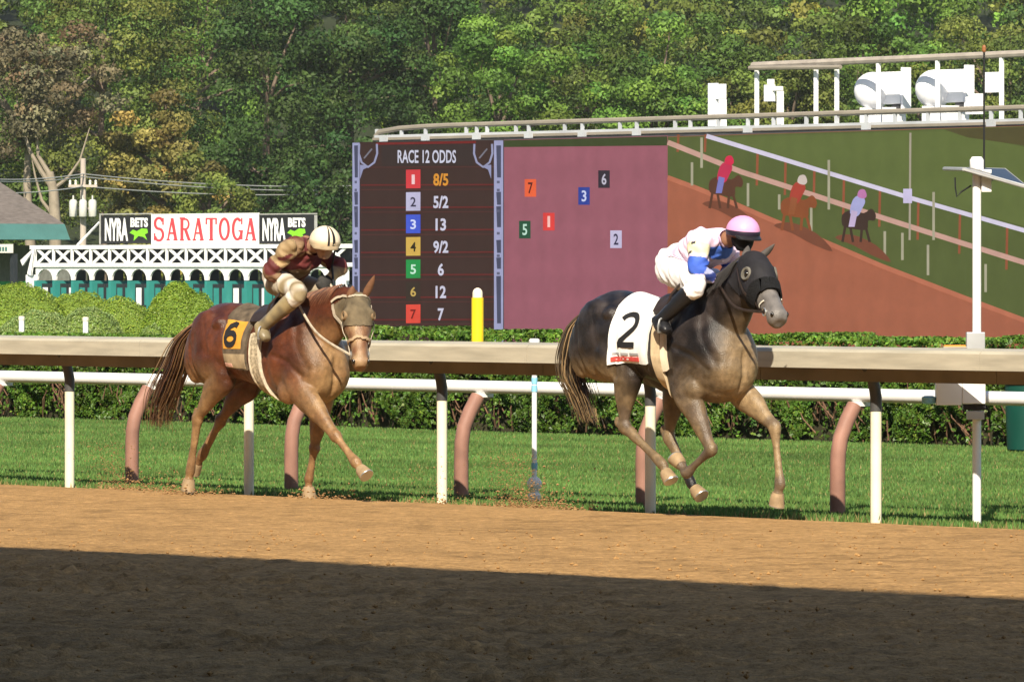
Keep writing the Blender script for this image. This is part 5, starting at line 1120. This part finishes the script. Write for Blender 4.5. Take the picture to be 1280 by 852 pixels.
def jk6(V, n, t, S):
    mar = np.array((.115, .024, .024)); tan_ = np.array((.36, .25, .13)); c = np.repeat(mar[None], len(V), 0)
    u = n == 'armU'; c[u] = np.where(((t[u] < .62) & (vnoise(V[u][:, 0]*1.0, V[u][:, 2], .07, 72) > .28))[:, None], tan_, mar); l = n == 'armL'; c[l] = np.where((t[l] > .45)[:, None], tan_, mar)
    mud = sstep(vnoise(V[:, 0]+V[:, 1], V[:, 2], .045, 77), .60, .80)[:, None]*.7; c = c*(1-mud)+np.array((.30, .21, .11))*mud
    return c*(.75+.5*vnoise(V[:, 0], V[:, 2], .05, 73))[:, None]
j6 = dict(pelvis=J6(352, 350, 0), chest=J6(379, 314, 0), neckb=J6(389, 308, 0), head=J6(406, 304, .02), face=(.85, .55, -.12),
          shoR=J6(363, 309, .17), elbR=J6(338, 341, .26), wriR=J6(359, 358, .15), shoL=J6(398, 316, -.17), elbL=J6(426, 334, -.24), wriL=J6(412, 348, -.11),
          hipR=J6(348, 352, .11), kneR=J6(374, 367, .26), ankR=J6(326, 410, .34), toeR=J6(333, 424, .35), hipL=J6(360, 352, -.11), kneL=J6(412, 366, -.26), ankL=J6(362, 410, -.34), toeL=J6(372, 420, -.35))
r6, g6 = rider(h6, j6, dict(label='jockey in a cream helmet and muddy maroon and gold silks on the chestnut horse', skin=(.34, .19, .12), jacket=jk6, breeches=lambda V, n, t, S: mixc((.26, .20, .11), (.60, .55, .48), (vnoise(V[:, 0], V[:, 2], .08, 75)-.3)*2), boots=lambda V, n, t, S: mixc((.30, .235, .125), (.16, .13, .08), (vnoise(V[:, 0], V[:, 2], .06, 76)-.3)*2), gloves=c_((.035, .033, .03)),
    hel=(.130, .120, .118), helmat=m_cream, peakmat=M('peak_tan', (.30, .23, .14), .6, .2, 20), bandmat=M('band_tan', (.52, .42, .28), .5), gogmat=M('goggle_brown', (.06, .045, .035), .25), stripes={'a': (-.62, -.42, m_black), 'b': (-.22, -.08, m_black)}, stir='%s stirrup iron under the muddy boot of the maroon rider'))
w0 = Vector(g6['wriL']); wp = MB(); wp.tube([tuple(w0+Vector((.05, 0, -.05))), tuple(w0+Vector((.03, .0, .10))), J6(427, 268, -.10)], [.010, .008, .005], 6)
wp.v = [tuple(x) for x in toworld(wp.v, b6)]; tag(wp.build('riding_crop', m_black), 'thin black riding crop held upright behind the cream helmet', 'riding crop')

# ------------------------------------------------------------------ kicked-up dirt
m_clod = M('clod_dirt', (.30, .175, .075), .95, .3, 20)
def clods(name, n, gen, smin, smax, label):
    mb = MB(); r = random.Random(5)
    for i in range(n):
        x, y, z = gen(r); s = r.uniform(smin, smax)*(r.random()**1.5*.8+.4)
        vs = [(x+s*dx*r.uniform(.6, 1.3), y+s*dy*r.uniform(.6, 1.3), z+s*dz*r.uniform(.5, 1.0)) for dx, dy, dz in ((1, 0, 0), (-1, 0, 0), (0, 1, 0), (0, -1, 0), (0, 0, 1), (0, 0, -1))]
        mb.add(vs, [(0, 2, 4), (2, 1, 4), (1, 3, 4), (3, 0, 4), (2, 0, 5), (1, 2, 5), (3, 1, 5), (0, 3, 5)])
    tag(mb.build(name, m_dirt if name == 'scattered_clods' else m_clod), label, 'dirt', kind='stuff')
def spray(px, py, b, sx, sh, cnt, nm, lab):
    a0, _ = Q(px, py, b)
    clods(nm, cnt, lambda r: RF(a0+r.gauss(0, sx), b+r.gauss(0, .12), track_h(b)+abs(r.gauss(0, 1))**2.2*sh*.4), .004, .014, lab)
spray(180, 610, .75, .30, .07, 420, 'kicked_dirt', 'loose dirt kicked up behind the chestnut horse')
spray(240, 612, 1.15, .22, .05, 260, 'kicked_dirt', 'loose dirt around the near hind hoof of the chestnut horse')
spray(400, 616, .86, .25, .05, 260, 'kicked_dirt', 'loose dirt around the front hoof of the chestnut horse')
spray(672, 634, .55, .28, .09, 900, 'kicked_dirt', 'dark clods flying up beside the thin marker pole')
spray(560, 628, .5, .4, .04, 200, 'kicked_dirt', 'scattered dirt along the rail foot between the horses')
def plume(px, py, b, w, hgt, cnt, lab):
    a0, _ = Q(px, py, b); clods('flying_dirt', cnt, lambda r: (lambda t: RF(a0+r.gauss(0, w)*(.35+t)-.25*t, b+r.gauss(0, .12), track_h(b)+t*hgt))(r.random()**2.0), .0025, .0075, lab)
plume(660, 634, .5, .16, .42, 1800, 'fine dirt thrown up beside the thin marker pole')
plume(150, 608, .7, .10, .38, 1200, 'fine dirt thrown up at the far left behind the chestnut horse')
plume(545, 626, .4, .22, .30, 350, 'fine dirt hanging over the grass between the two horses')
plume(235, 612, 1.1, .16, .18, 350, 'fine dirt around the planted hind hoof of the chestnut horse')
clods('scattered_clods', 1800, lambda r: (lambda x, y: (x, y, .065))(*(lambda y: (r.uniform(-1, 1)*(y*.083+1), y))(r.uniform(27, 43))), .004, .016, 'loose clods scattered over the shaded near track')

# ------------------------------------------------------------------ thin evening air
hz_ = MB(); hz_.box((-1600, -320, -1.1), (1600, 2600, 75)); hzo = hz_.build('haze', M('haze_unused', (1, 1, 1)))
hm = bpy.data.materials.new('haze_air'); hm.use_nodes = True; hn = hm.node_tree.nodes; hn.remove(hn['Principled BSDF'])
pvn = hn.new('ShaderNodeVolumePrincipled'); pvn.inputs['Color'].default_value = (.93, .93, .88, 1); pvn.inputs['Density'].default_value = .00013; pvn.inputs['Anisotropy'].default_value = .2
hm.node_tree.links.new(pvn.outputs[0], hn['Material Output'].inputs['Volume']); hzo.data.materials.clear(); hzo.data.materials.append(hm)
tag(hzo, kind='stuff')
